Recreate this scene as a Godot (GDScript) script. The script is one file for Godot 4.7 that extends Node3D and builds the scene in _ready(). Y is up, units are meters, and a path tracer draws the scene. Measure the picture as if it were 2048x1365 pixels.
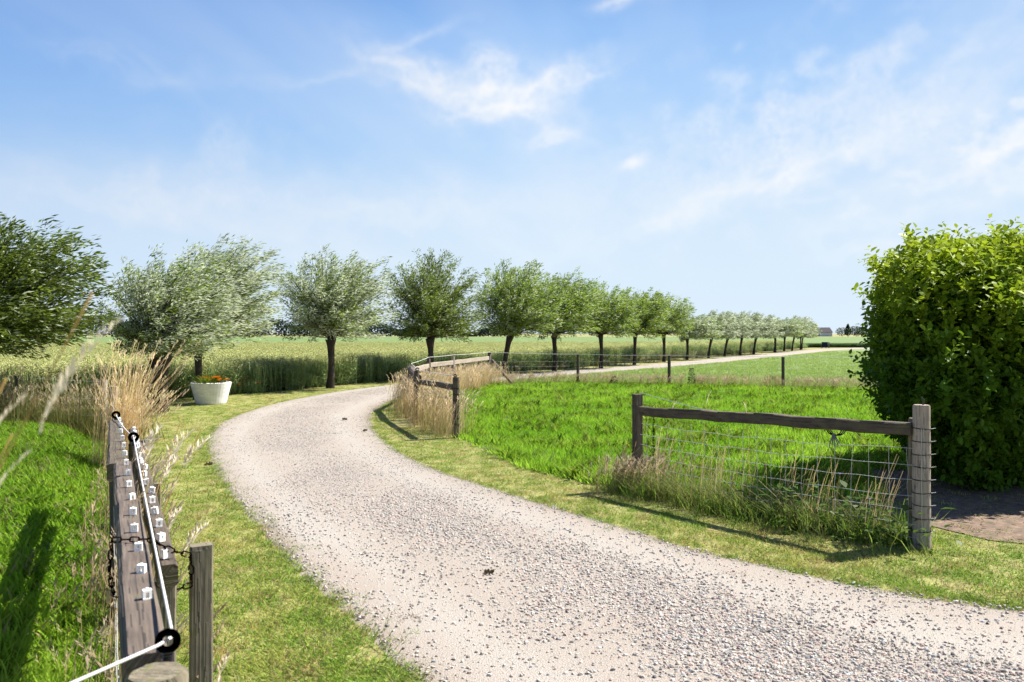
extends Node3D
# A country drive between pastures. Distances in metres; «depth» counts away from the camera, so z = -depth.

const SUN_SIDE := Vector3(0.925, 0.0, -0.38)   # the sun stands to the right and ahead
const EYE := 1.65
const EXPOSURE := 2.6   # the photograph is exposed for the shaded side of the fields
const PAINT := 0.61     # all base colours, as tuned at a lower exposure, by this

var rng := RandomNumberGenerator.new()
var used := {}
var mat := {}
var road_outer := PackedVector2Array()
var road_inner := PackedVector2Array()
var road_poly := PackedVector2Array()
var pasture_poly := PackedVector2Array()
var left_poly := PackedVector2Array()
var meadow_poly := PackedVector2Array()
var crop_poly := PackedVector2Array()
var soil_poly := PackedVector2Array()
var crop_front := PackedVector2Array()
var patch_noise := FastNoiseLite.new()


# ---------------------------------------------------------------- mesh collector
class MB:
	var v := PackedVector3Array()
	var n := PackedVector3Array()
	var c := PackedColorArray()
	var uv := PackedVector2Array()
	var ix := PackedInt32Array()

	func vert(p: Vector3, nn: Vector3, col: Color, t := Vector2.ZERO) -> void:
		v.append(p); n.append(nn); c.append(col); uv.append(t)

	func quad(a: Vector3, b: Vector3, cc: Vector3, d: Vector3, col: Color, ta := Vector2.ZERO, tb := Vector2.ZERO, tc := Vector2.ZERO, td := Vector2.ZERO) -> void:
		# a b c d counter-clockwise seen from outside
		var nn := (b - a).cross(d - a).normalized()
		var k := v.size()
		vert(a, nn, col, ta); vert(b, nn, col, tb); vert(cc, nn, col, tc); vert(d, nn, col, td)
		ix.append_array([k, k + 2, k + 1, k, k + 3, k + 2])

	func tri(a: Vector3, b: Vector3, cc: Vector3, col: Color) -> void:
		var nn := (b - a).cross(cc - a).normalized()
		var k := v.size()
		vert(a, nn, col); vert(b, nn, col); vert(cc, nn, col)
		ix.append_array([k, k + 2, k + 1])

	func leaf(p: Vector3, along: Vector3, side: Vector3, length: float, width: float, fold: float, col: Color) -> void:
		# a blade of four corners, folded a little along its middle
		var nn := side.cross(along)
		var m := p + along * length * 0.45
		var k := v.size()
		vert(p, nn, col); vert(m + side * width * 0.5 + nn * fold, nn, col); vert(p + along * length, nn, col); vert(m - side * width * 0.5 + nn * fold, nn, col)
		ix.append_array([k, k + 2, k + 1, k, k + 3, k + 2])

	func blade(p: Vector3, dir: Vector3, bend: Vector3, length: float, width: float, col: Color, tip: Color) -> void:
		# a bent grass blade: two quads narrowing to a point
		var side := dir.cross(Vector3(bend.x + 0.01, 0.2, bend.z - 0.02)).normalized() * width * 0.5
		var a := p + dir * length * 0.5 + bend * length * 0.18
		var b := p + dir * length * 0.92 + bend * length * 0.7
		var nn := side.normalized().cross(dir).normalized()
		var k := v.size()
		vert(p - side, nn, col); vert(p + side, nn, col)
		vert(a - side * 0.8, nn, col); vert(a + side * 0.8, nn, col)
		vert(b, nn, tip)
		ix.append_array([k, k + 2, k + 1, k + 1, k + 2, k + 3, k + 2, k + 4, k + 3])

	func tube(pts: Array, radii: Array, sides: int, col: Color, cap := true, rough := 0.0, seedv := 1) -> void:
		var r := RandomNumberGenerator.new()
		r.seed = seedv
		var k0 := v.size()
		var along := 0.0
		for i in pts.size():
			var t: Vector3 = (pts[mini(i + 1, pts.size() - 1)] - pts[maxi(i - 1, 0)]).normalized()
			var ref := Vector3.UP if absf(t.y) < 0.9 else Vector3.RIGHT
			var e1 := t.cross(ref).normalized()
			var e2 := e1.cross(t).normalized()
			if i > 0:
				along += (pts[i] - pts[i - 1]).length()
			for s in sides + 1:
				var a := TAU * s / sides
				var rr: float = radii[i]
				if rough > 0.0 and s < sides:
					rr *= 1.0 + rough * r.randf_range(-1, 1)
				var d := e1 * cos(a) + e2 * sin(a)
				if s == sides:
					v.append(v[v.size() - sides]); n.append(d); c.append(col); uv.append(Vector2(1.0, along))
				else:
					vert(pts[i] + d * rr, d, col, Vector2(float(s) / sides, along))
		for i in pts.size() - 1:
			for s in sides:
				var a := k0 + i * (sides + 1) + s
				var b := a + sides + 1
				ix.append_array([a, a + 1, b, a + 1, b + 1, b])
		if cap:
			for e in 2:
				var i: int = 0 if e == 0 else pts.size() - 1
				var row := k0 + i * (sides + 1)
				var j: int = 1 if i == 0 else i - 1
				var nn: Vector3 = (pts[i] - pts[j]).normalized()
				var k := v.size()
				vert(pts[i], nn, col, Vector2(0.5, 0.5))
				for s in sides + 1:
					vert(v[row + s], nn, col, Vector2(0.5 + 0.3 * cos(TAU * s / sides), 0.5 + 0.3 * sin(TAU * s / sides)))
				for s in sides:
					if e == 0:
						ix.append_array([k, k + 2 + s, k + 1 + s])
					else:
						ix.append_array([k, k + 1 + s, k + 2 + s])

	func beam(a: Vector3, b: Vector3, w: float, h: float, segs: int, col: Color, bevel: float, wob: float, seedv: int, up := Vector3.UP) -> void:
		# a sawn beam with chamfered, slightly wandering edges
		var r := RandomNumberGenerator.new()
		r.seed = seedv
		var t := (b - a).normalized()
		var e1 := t.cross(up).normalized()
		var e2 := e1.cross(t).normalized()
		var prof := [Vector2(-w / 2 + bevel, -h / 2), Vector2(w / 2 - bevel, -h / 2), Vector2(w / 2, -h / 2 + bevel), Vector2(w / 2, h / 2 - bevel), Vector2(w / 2 - bevel, h / 2), Vector2(-w / 2 + bevel, h / 2), Vector2(-w / 2, h / 2 - bevel), Vector2(-w / 2, -h / 2 + bevel)]
		var rows := []
		var length := (b - a).length()
		for i in segs + 1:
			var row := []
			var drift := Vector2(r.randf_range(-1, 1), r.randf_range(-1, 1)) * wob
			for q in prof:
				var qq: Vector2 = q + drift + Vector2(r.randf_range(-1, 1), r.randf_range(-1, 1)) * wob * 0.5
				row.append(a.lerp(b, float(i) / segs) + e1 * qq.x + e2 * qq.y)
			rows.append(row)
		var off := r.randf()
		for i in segs:
			var around := 0.0
			for s in 8:
				var s2 := (s + 1) % 8
				var step: float = (prof[s2] - prof[s]).length()
				var u0 := Vector2((around + off) * 3.0, length * i / segs)
				var u1 := Vector2((around + step + off) * 3.0, length * i / segs)
				var dv := Vector2(0, length / segs)
				quad(rows[i][s], rows[i][s2], rows[i + 1][s2], rows[i + 1][s], col, u0, u1, u1 + dv, u0 + dv)
				around += step
		for e in 2:
			var row: Array = rows[0] if e == 0 else rows[segs]
			for s in [0, 2, 4]:
				var p0: Vector3 = row[7]
				var q0: Vector3 = row[s]
				var q1: Vector3 = row[s + 1]
				var q2: Vector3 = row[s + 2]
				if e == 0:
					quad(p0, q2, q1, q0, col, Vector2(0.1, 0.1), Vector2(0.3, 0.1), Vector2(0.3, 0.13), Vector2(0.1, 0.13))
				else:
					quad(p0, q0, q1, q2, col, Vector2(0.1, 0.1), Vector2(0.3, 0.1), Vector2(0.3, 0.13), Vector2(0.1, 0.13))

	func box(at: Vector3, size: Vector3, col: Color, turn := 0.0) -> void:
		var e := Basis(Vector3.UP, turn)
		var x := e.x * size.x / 2
		var y := e.y * size.y / 2
		var z := e.z * size.z / 2
		quad(at - x - y + z, at + x - y + z, at + x + y + z, at - x + y + z, col)
		quad(at + x - y - z, at - x - y - z, at - x + y - z, at + x + y - z, col)
		quad(at + x - y + z, at + x - y - z, at + x + y - z, at + x + y + z, col)
		quad(at - x - y - z, at - x - y + z, at - x + y + z, at - x + y - z, col)
		quad(at - x + y + z, at + x + y + z, at + x + y - z, at - x + y - z, col)
		quad(at - x - y - z, at + x - y - z, at + x - y + z, at - x - y + z, col)

	func torus(at: Vector3, axis: Vector3, big: float, small: float, m: int, k: int, col: Color, stretch := Vector3.ZERO) -> void:
		var ax := axis.normalized()
		var e1 := ax.cross(Vector3.UP if absf(ax.y) < 0.9 else Vector3.RIGHT).normalized()
		var e2 := ax.cross(e1)
		var k0 := v.size()
		for i in m + 1:
			var a := TAU * i / m
			var d := e1 * cos(a) + e2 * sin(a)
			var mid := at + d * big + stretch * signf(stretch.dot(d))
			for j in k + 1:
				var b := TAU * j / k
				var nn := d * cos(b) + ax * sin(b)
				vert(mid + nn * small, nn, col)
		for i in m:
			for j in k:
				var a := k0 + i * (k + 1) + j
				var b := a + k + 1
				ix.append_array([a, b, a + 1, a + 1, b, b + 1])

	func mesh() -> ArrayMesh:
		var arr := []
		arr.resize(Mesh.ARRAY_MAX)
		arr[Mesh.ARRAY_VERTEX] = v
		arr[Mesh.ARRAY_NORMAL] = n
		arr[Mesh.ARRAY_COLOR] = c
		arr[Mesh.ARRAY_TEX_UV] = uv
		arr[Mesh.ARRAY_INDEX] = ix
		var m := ArrayMesh.new()
		m.add_surface_from_arrays(Mesh.PRIMITIVE_TRIANGLES, arr)
		return m


# ---------------------------------------------------------------- naming
func numbered(called: String) -> String:
	used[called] = used.get(called, -1) + 1
	return called if used[called] == 0 else "%s_%03d" % [called, used[called]]


func tag(o: Node, label := "", category := "", group := "", kind := "") -> Node:
	if label: o.set_meta("label", label)
	if category: o.set_meta("category", category)
	if group: o.set_meta("group", group)
	if kind: o.set_meta("kind", kind)
	return o


func thing(called: String, at: Vector3, label: String, category: String, group := "") -> Node3D:
	var o := Node3D.new()
	o.name = numbered(called)
	o.position = at
	add_child(o, true)
	tag(o, label, category, group)
	return o


func obj(called: String, m: Mesh, material: Material, parent: Node = null) -> MeshInstance3D:
	var o := MeshInstance3D.new()
	o.mesh = m
	o.material_override = material
	if parent == null:
		o.name = numbered(called)
		add_child(o, true)
	else:
		var k := 0
		var nm := called
		while parent.has_node(nm):
			k += 1
			nm = "%s_%03d" % [called, k]
		o.name = nm
		parent.add_child(o, true)
	return o


func struct(called: String, m: Mesh, material: Material) -> MeshInstance3D:
	var o := obj(called, m, material)
	o.set_meta("kind", "structure")
	return o


func scatter(called: String, m: Mesh, material: Material, at: Array[Transform3D], tint: PackedColorArray, label: String, category: String, parent: Node = null) -> MultiMeshInstance3D:
	var mm := MultiMesh.new()
	mm.transform_format = MultiMesh.TRANSFORM_3D
	mm.use_colors = true
	mm.mesh = m
	mm.instance_count = at.size()
	for i in at.size():
		mm.set_instance_transform(i, at[i])
		mm.set_instance_color(i, tint[i])
	var o := MultiMeshInstance3D.new()
	o.multimesh = mm
	o.material_override = material
	o.set_meta("kind", "stuff")
	if parent:
		o.name = called
		parent.add_child(o, true)
	else:
		o.name = numbered(called)
		add_child(o, true)
		tag(o, label, category)
	return o


func P(x: float, depth: float, y := 0.0) -> Vector3:
	return Vector3(x, y, -depth)


func lin(r: float, g: float, b: float) -> Color:
	return Color(r, g, b).linear_to_srgb()


# ---------------------------------------------------------------- materials
func noise_tex(size: int, freq: float, lo: Color, hi: Color, seedv: int, octaves := 4, kind := FastNoiseLite.TYPE_SIMPLEX_SMOOTH, mid := 0.5) -> NoiseTexture2D:
	var f := FastNoiseLite.new()
	f.noise_type = kind
	f.frequency = freq
	f.seed = seedv
	f.fractal_octaves = octaves
	f.fractal_gain = 0.6
	var t := NoiseTexture2D.new()
	t.width = size
	t.height = size
	t.seamless = true
	t.noise = f
	var g := Gradient.new()
	g.set_color(0, lo)
	g.set_color(1, hi)
	g.add_point(mid, lo.lerp(hi, 0.5))
	t.color_ramp = g
	return t


func plain(col: Color, rough := 0.8) -> StandardMaterial3D:
	var m := StandardMaterial3D.new()
	m.albedo_color = (col * PAINT).linear_to_srgb()
	m.roughness = rough
	m.cull_mode = BaseMaterial3D.CULL_DISABLED
	return m


func foliage(through: float, rough: float) -> StandardMaterial3D:
	var m := plain(Color.WHITE, rough)
	m.vertex_color_use_as_albedo = true
	if through > 0.0:
		m.backlight_enabled = true
		m.backlight = Color(through, through, through)
	m.metallic_specular = 0.25
	return m


func wood(seedv: int, dark: Color, light: Color, moss: float) -> StandardMaterial3D:
	# weathered grain along v, cracks, silvery and mossy patches
	var w := 128
	var h := 512
	var a := FastNoiseLite.new()
	a.seed = seedv
	a.frequency = 0.02
	a.fractal_octaves = 4
	var img := Image.create(w, h, false, Image.FORMAT_RGB8)
	var bump := Image.create(w, h, false, Image.FORMAT_RGB8)
	for y in h:
		for x in w:
			var ang := TAU * x / w
			var cx := cos(ang) * 40.0
			var sx := sin(ang) * 40.0
			var g := a.get_noise_3d(cx * 3.0, sx * 3.0, y * 0.22) * 0.5 + 0.5
			var fine := a.get_noise_3d(cx * 9.0, sx * 9.0, y * 0.5 + 700.0) * 0.5 + 0.5
			var blot := a.get_noise_3d(cx * 0.5, sx * 0.5, y * 0.5 + 90.0)
			var k := clampf(g * 0.6 + fine * 0.5 + blot * 0.3, 0.0, 1.0)
			var col := dark.lerp(light, k)
			var crack := a.get_noise_3d(cx * 2.2 + 300.0, sx * 2.2, y * 0.06)
			if absf(crack) < 0.035:
				col = col * 0.42
				k *= 0.2
			var mo := clampf((blot - 0.15) * 2.4, 0.0, 1.0) * moss
			col = col.lerp(Color(0.16, 0.17, 0.05), mo)
			img.set_pixel(x, y, Color(col.r, col.g, col.b).linear_to_srgb())
			bump.set_pixel(x, y, Color(k, k, k))
	var m := StandardMaterial3D.new()
	m.albedo_texture = ImageTexture.create_from_image(img)
	m.heightmap_enabled = true
	m.heightmap_texture = ImageTexture.create_from_image(bump)
	m.heightmap_scale = 0.35
	m.albedo_color = (Color.WHITE * PAINT).linear_to_srgb()
	m.roughness = 0.85
	m.cull_mode = BaseMaterial3D.CULL_DISABLED
	return m


func ground_mat(seedv: int, a: Color, b: Color, scale: float, big_lo: float) -> StandardMaterial3D:
	var m := StandardMaterial3D.new()
	m.albedo_texture = noise_tex(512, 0.03, a.linear_to_srgb(), b.linear_to_srgb(), seedv, 5)
	m.uv1_triplanar = true
	m.uv1_world_triplanar = true
	m.uv1_scale = Vector3.ONE * scale
	m.albedo_color = (Color.WHITE * PAINT).linear_to_srgb()
	m.roughness = 0.95
	m.detail_enabled = true
	m.detail_blend_mode = BaseMaterial3D.BLEND_MODE_MUL
	m.detail_albedo = noise_tex(256, 0.02, Color(big_lo, big_lo, big_lo), Color.WHITE, seedv + 50, 3)
	m.detail_uv_layer = BaseMaterial3D.DETAIL_UV_1
	m.vertex_color_use_as_albedo = true
	return m


func make_materials() -> void:
	mat.leaf = foliage(1.0, 0.38)
	mat.grass = foliage(0.95, 0.6)
	mat.straw = foliage(1.0, 0.6)
	mat.head = foliage(1.0, 0.7)
	mat.head.albedo_color = Color(0.97, 0.97, 0.97)
	mat.crop = foliage(0.5, 0.6)
	mat.bush = foliage(0.9, 0.48)
	mat.solid = foliage(0.0, 0.85)
	mat.stone = foliage(0.0, 0.9)
	mat.grey_wood = wood(11, Color(0.07, 0.05, 0.038), Color(0.235, 0.18, 0.142), 0.25)
	mat.old_wood = wood(23, Color(0.04, 0.029, 0.02), Color(0.185, 0.138, 0.098), 0.4)
	mat.pale_wood = wood(37, Color(0.24, 0.185, 0.145), Color(0.76, 0.63, 0.52), 0.2)
	mat.mossy_wood = wood(41, Color(0.10, 0.08, 0.05), Color(0.40, 0.34, 0.24), 0.9)
	mat.bark = wood(53, Color(0.014, 0.010, 0.007), Color(0.085, 0.055, 0.034), 0.15)
	mat.bark.heightmap_scale = 2.0
	mat.wire = plain(Color(0.80, 0.80, 0.78), 0.5)
	mat.wire.metallic = 0.3
	mat.rope = plain(Color(0.80, 0.79, 0.77), 0.8)
	mat.black = plain(Color(0.012, 0.012, 0.018), 0.35)
	mat.white = plain(Color(1.42, 1.40, 1.34), 0.5)
	mat.rust = plain(Color(0.10, 0.045, 0.03), 0.8)
	mat.chain = plain(Color(0.12, 0.11, 0.10), 0.5)
	mat.chain.metallic = 0.6


# ---------------------------------------------------------------- sky
func sky_picture() -> Image:
	var w := 2048
	var h := 1024
	var data := PackedFloat32Array()
	data.resize(w * h * 3)
	var n := FastNoiseLite.new()
	n.seed = 5
	n.frequency = 1.0
	n.fractal_octaves = 5
	n.fractal_gain = 0.55
	n.domain_warp_enabled = false
	var stops := [0.0, 4.0, 9.0, 13.0, 17.0, 21.0, 26.0, 40.0, 90.0]
	var cols := [Color(0.74, 0.87, 0.99), Color(0.70, 0.85, 0.99), Color(0.645, 0.805, 0.985), Color(0.455, 0.685, 0.985), Color(0.37, 0.615, 0.975), Color(0.29, 0.53, 0.93), Color(0.14, 0.34, 0.77), Color(0.085, 0.23, 0.58), Color(0.05, 0.15, 0.45)]
	# wisps: azimuth, elevation, half-length, half-width (degrees), tilt, strength
	var wisps := [
		[-1.0, 15.9, 4.4, 1.3, 5.0, 1.15], [-4.2, 17.2, 5.5, 1.0, -15.0, 0.85], [-8.4, 18.7, 3.8, 0.9, -20.0, 0.6], [3.0, 17.4, 4.6, 0.9, 19.0, 0.85],
		[-7.0, 17.0, 4.5, 0.4, -10.0, 0.5], [-6.8, 20.4, 3.0, 0.4, 18.0, 0.5], [-1.5, 17.6, 3.5, 1.7, 0.0, 0.7], [3.1, 13.7, 2.2, 0.7, -2.0, 0.85], [8.7, 12.0, 1.1, 0.5, 8.0, 0.9], [15.9, 19.0, 0.4, 0.25, 20.0, 0.6],
		[31.5, 12.0, 3.2, 1.6, 12.0, 1.1], [27.5, 10.1, 4.5, 0.75, 8.0, 0.7], [33.0, 9.6, 4.0, 1.5, 4.0, 0.8], [25.0, 7.6, 6.0, 0.7, 8.0, 0.5], [20.0, 8.9, 1.6, 0.18, 4.0, 0.5], [26.0, 5.8, 6.0, 0.8, 4.0, 0.55],
		[7.8, 22.6, 1.9, 0.6, 8.0, 0.9], [21.0, 13.5, 15.0, 4.2, 12.0, 0.55], [-16.0, 9.0, 16.0, 3.0, -4.0, 0.16], [14.0, 9.0, 11.0, 0.7, 17.0, 0.55], [21.0, 11.6, 9.0, 0.9, 16.0, 0.42], [-27.5, 17.0, 5.0, 0.9, -10.0, 0.28], [-22.0, 16.6, 4.0, 0.8, 16.0, 0.16], [-23.6, 16.6, 3.2, 0.6, -38.0, 0.18],
		[-20.3, 11.5, 4.0, 2.2, 60.0, 0.34], [-14.0, 17.3, 6.0, 0.4, 9.0, 0.3], [-24.0, 8.8, 12.0, 1.8, 3.0, 0.4], [-8.0, 8.5, 10.0, 1.3, 6.0, 0.42],
	]
	var more := RandomNumberGenerator.new()
	more.seed = 77
	for i in 46:   # the same kind of wisps all round, outside this view
		var az := more.randf_range(45.0, 315.0)
		wisps.append([az if az < 180.0 else az - 360.0, more.randf_range(5.0, 50.0), more.randf_range(3.0, 10.0), more.randf_range(0.5, 2.0), more.randf_range(-25.0, 25.0), more.randf_range(0.3, 1.1)])
	for i in 14:
		wisps.append([more.randf_range(-40.0, 40.0), more.randf_range(29.0, 60.0), more.randf_range(4.0, 10.0), more.randf_range(0.8, 2.2), more.randf_range(-25.0, 25.0), more.randf_range(0.3, 0.9)])
	var cover := PackedFloat32Array()
	cover.resize(w * h / 2)
	for q in wisps:
		var c := cos(deg_to_rad(q[4]))
		var s := sin(deg_to_rad(q[4]))
		var reach: float = maxf(q[2], q[3]) * 2.0
		var squeeze := maxf(cos(deg_to_rad(q[1])), 0.2)
		var x0 := floori((q[0] - reach / squeeze) / 360.0 * w)
		var x1 := floori((q[0] + reach / squeeze) / 360.0 * w)
		var y0 := clampi(int((90.0 - q[1] - reach) / 180.0 * h), 0, h / 2 - 1)
		var y1 := clampi(int((90.0 - q[1] + reach) / 180.0 * h), 0, h / 2 - 1)
		for y in range(y0, y1 + 1):
			var el := 90.0 - (y + 0.5) / h * 180.0
			for xx in range(x0, x1 + 1):
				var az := (xx + 0.5) / w * 360.0
				var dx: float = (az - q[0]) * squeeze
				var dy: float = el - q[1]
				var along := dx * c + dy * s
				var over := -dx * s + dy * c
				over += n.get_noise_2d(along * 0.22 + q[0], over * 0.3 + q[1]) * q[3] * 1.5
				var d: float = pow(along / q[2], 2.0) + pow(over / q[3], 2.0)
				if d > 3.5:
					continue
				var f := n.get_noise_2d(along * 0.17 + q[1] * 3.0, over * 1.5 + q[0]) * 0.5 + 0.5
				var f2 := n.get_noise_2d(along * 0.5 + q[1], over * 2.6 + q[0] * 2.0) * 0.5 + 0.5
				var g: float = exp(-d * 1.3) * q[5] * clampf((f * 0.75 + f2 * 0.45 - 0.18) * (1.55 if q[3] < 2.5 else 1.2) + (0.0 if q[3] < 2.5 else 0.3), 0.0, 1.4)
				var at := y * w + posmod(xx, w)
				cover[at] = cover[at] + g * (1.0 - minf(cover[at], 1.0) * 0.6)
	for y in h / 2:
		var el := 90.0 - (y + 0.5) / h * 180.0
		var k := 0
		while k < stops.size() - 2 and el > stops[k + 1]:
			k += 1
		var base: Color = cols[k].lerp(cols[k + 1], clampf((el - stops[k]) / (stops[k + 1] - stops[k]), 0.0, 1.0))
		var ey := sin(deg_to_rad(el))
		var ce := cos(deg_to_rad(el))
		for x in w:
			var az := (x + 0.5) / w * TAU   # column 0 looks along -z
			var dx := sin(az) * ce
			var dz := -cos(az) * ce
			var toward := maxf(0.0, dx * 0.55 - dz * 0.30 + ey * 0.78)
			var white := pow(toward, 3.0) * 0.14 + toward * 0.02
			var px := dx / (ey + 0.10)
			var pz := dz / (ey + 0.10)
			var veil := clampf(n.get_noise_2d(px * 0.75 + pz * 0.21, pz * 0.12 - px * 0.03 + 9.0) * 0.95 + 0.02, 0.0, 1.0) * 0.42
			var t := clampf(1.0 - (1.0 - clampf(cover[y * w + x], 0.0, 1.0)) * (1.0 - veil) * (1.0 - white), 0.0, 1.0)
			var away := clampf(-dx, 0.0, 1.0) * ey   # deeper blue on the side away from the sun
			var i := (y * w + x) * 3
			data[i] = (base.r + (0.94 - base.r) * t) * maxf(1.0 - 2.1 * away, 0.5) / EXPOSURE
			data[i + 1] = (base.g + (0.965 - base.g) * t) * maxf(1.0 - 1.6 * away, 0.55) / EXPOSURE
			data[i + 2] = (base.b + (1.0 - base.b) * t) * maxf(1.0 - 0.8 * away, 0.7) / EXPOSURE
	for i in range(w * h / 2 * 3, w * h * 3, 3):
		data[i] = 0.30
		data[i + 1] = 0.31
		data[i + 2] = 0.25
	return Image.create_from_data(w, h, false, Image.FORMAT_RGBF, data.to_byte_array())


# ---------------------------------------------------------------- flat ground
func poly(a: Array) -> PackedVector2Array:
	var out := PackedVector2Array()
	for i in range(0, a.size(), 2):
		out.append(Vector2(a[i], a[i + 1]))
	return out


func smooth_line(line: PackedVector2Array, parts: int) -> PackedVector2Array:
	var out := PackedVector2Array()
	for i in line.size() - 1:
		var p0 := line[maxi(i - 1, 0)]
		var p3 := line[mini(i + 2, line.size() - 1)]
		for k in parts:
			out.append(line[i].cubic_interpolate(line[i + 1], p0, p3, float(k) / parts))
	out.append(line[line.size() - 1])
	return out


func sheet(called: String, pts: PackedVector2Array, y: float, material: Material) -> MeshInstance3D:
	var m := MB.new()
	var t := Geometry2D.triangulate_polygon(pts)
	for p in pts:
		m.vert(P(p.x, p.y, y), Vector3.UP, Color.WHITE, p * 0.045)
	for i in range(0, t.size(), 3):
		var a := pts[t[i]]
		var b := pts[t[i + 1]]
		var c := pts[t[i + 2]]
		var up := (b - a).cross(c - a) > 0.0   # seen in (x, depth)
		if up:
			m.ix.append_array([t[i], t[i + 2], t[i + 1]])
		else:
			m.ix.append_array([t[i], t[i + 1], t[i + 2]])
	return struct(called, m.mesh(), material)


func inside(p: Vector2, q: PackedVector2Array) -> bool:
	return Geometry2D.is_point_in_polygon(p, q)


func left_height(p: Vector2) -> float:
	# the left pasture lies a little higher than the drive
	var d := line_distance(p, poly([0.3, -1.0, -0.95, 2.0, -3.3, 6.6, -5.05, 10.0, -6.3, 12.4, -8.6, 13.6, -14.0, 16.0, -25.0, 16.0]))
	return 0.24 * smoothstep(0.1, 0.75, d) if inside(p, left_poly) else 0.0


func on_road(p: Vector2) -> bool:
	return Geometry2D.is_point_in_polygon(p, road_poly)


func line_distance(p: Vector2, line: PackedVector2Array) -> float:
	var best := 1e9
	for i in line.size() - 1:
		best = minf(best, Geometry2D.get_closest_point_to_segment(p, line[i], line[i + 1]).distance_squared_to(p))
	return sqrt(best)


func build_ground() -> void:
	road_outer = smooth_line(poly([4.0, -2.5, 1.9, 0.2, 0.85, 1.75, 0.1, 2.95, -0.46, 3.78, -1.0, 4.77, -1.42, 5.46, -1.94, 6.39, -2.62, 7.7, -3.42, 9.33, -4.31, 11.34, -4.93, 13.03, -5.32, 14.6, -5.56, 16.4, -5.6, 18.4, -5.38, 20.5, -4.88, 22.9, -4.1, 25.1, -3.5, 26.3, -2.2, 28.3, -0.47, 30.9, 1.63, 34.1, 4.15, 37.6, 7.5, 42.6, 12.1, 50.2, 16.4, 57.8, 20.8, 64.8, 26.4, 74.4, 32.4, 84.0, 37.5, 90.0, 45.0, 94.5, 80.0, 101.0]), 4)
	road_inner = smooth_line(poly([12.0, -2.5, 9.0, 1.5, 5.6, 3.6, 3.05, 4.75, 2.62, 4.98, 2.3, 5.19, 1.99, 5.48, 1.71, 5.75, 1.36, 6.12, 0.93, 6.78, 0.46, 7.46, -0.13, 8.35, -0.9, 9.6, -1.7, 11.4, -2.5, 14.2, -2.8, 15.8, -2.98, 17.6, -2.98, 19.9, -2.7, 22.5, -1.9, 25.4, -0.67, 27.7, 0.72, 29.6, 2.75, 32.5, 7.9, 39.6, 10.4, 43.2, 13.3, 48.0, 17.3, 54.6, 21.9, 62.3, 27.4, 71.6, 32.2, 79.4, 38.0, 86.6, 46.0, 90.5, 80.0, 96.0]), 4)
	# each point of the outer edge faces one point of the inner edge
	var facing := PackedVector2Array()
	var from := 0
	for p in road_outer:
		var best := 1e9
		var found := road_inner[from]
		var seg := from
		for k in range(from, mini(from + 24, road_inner.size() - 1)):
			var c := Geometry2D.get_closest_point_to_segment(p, road_inner[k], road_inner[k + 1])
			if c.distance_squared_to(p) < best:
				best = c.distance_squared_to(p)
				found = c
				seg = k
		from = seg
		facing.append(found)
	road_inner = facing
	road_poly = road_outer.duplicate()
	var back := road_inner.duplicate()
	back.reverse()
	road_poly.append_array(back)
	pasture_poly = poly([4.2, 9.6, 3.7, 7.9, 3.2, 6.6, 1.33, 8.5, 0.72, 8.95, 0.2, 9.75, -0.42, 11.5, -0.8, 12.55, -1.75, 15.3, -2.1, 17.3, -2.1, 21.0, -1.65, 22.5, -0.75, 26.0, 2.2, 26.5, 5.1, 25.8, 8.3, 24.4, 16.0, 21.5, 30.0, 15.0, 30.0, 11.5])
	meadow_poly = poly([-0.75, 26.1, 2.2, 26.6, 5.1, 25.9, 8.3, 24.5, 16.0, 21.6, 30.0, 15.1, 100.0, 40.0, 100.0, 99.0, 46.0, 90.2, 38.0, 86.2, 32.2, 79.0, 21.9, 61.9, 13.3, 47.6, 7.9, 39.2, 2.75, 32.1, 0.72, 29.2])
	left_poly = poly([0.3, -1.0, -0.55, 1.2, -0.95, 2.0, -3.3, 6.6, -5.05, 10.0, -6.3, 12.4, -8.6, 13.6, -14.0, 16.0, -25.0, 16.0, -25.0, -1.0])
	crop_front = smooth_line(poly([-30.0, 5.0, -20.0, 9.0, -14.0, 13.6, -10.9, 16.6, -8.95, 19.6, -6.75, 22.9, -5.3, 26.2, -3.95, 28.7, -1.5, 32.8, 1.1, 36.2, 3.4, 39.5, 5.6, 44.0, 8.1, 48.5, 10.3, 52.3, 12.7, 56.5, 18.4, 65.8, 22.5, 72.8, 26.4, 79.6, 30.6, 87.2, 34.5, 92.5]), 3)
	crop_poly = crop_front.duplicate()
	crop_poly.append_array(poly([34.0, 96.0, 14.0, 80.0, -20.0, 73.0, -80.0, 70.0, -80.0, 5.0]))
	soil_poly = poly([3.55, 6.9, 3.8, 6.35, 4.4, 6.05, 5.2, 6.1, 6.5, 5.7, 9.0, 6.0, 9.0, 12.0, 4.8, 11.0, 3.7, 8.0])

	# one sheet to the horizon: rough meadow and lawn
	var g := MB.new()
	var rings := [0.0, 30.0, 120.0, 500.0, 2500.0]
	for i in rings.size():
		for s in 25:
			var a := TAU * s / 24.0
			var r: float = rings[i]
			g.vert(Vector3(cos(a) * r, 0, sin(a) * r - 20.0), Vector3.UP, Color.WHITE, Vector2(cos(a) * r, sin(a) * r) * 0.045)
	for i in rings.size() - 1:
		for s in 24:
			var a := i * 25 + s
			g.ix.append_array([a, a + 25, a + 1, a + 1, a + 25, a + 26])
	struct("ground", g.mesh(), ground_mat(3, Color(0.31, 0.31, 0.07), Color(0.60, 0.53, 0.21), 0.9, 0.8))
	sheet("grass_field", poly([-400, 66, -20, 70, 14, 78, 34, 95, 60, 104, 400, 150, 900, 330, 500, 420, -700, 420, -900, 200]), 0.004, ground_mat(7, Color(0.17, 0.30, 0.06), Color(0.28, 0.40, 0.10), 0.05, 0.75))
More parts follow.
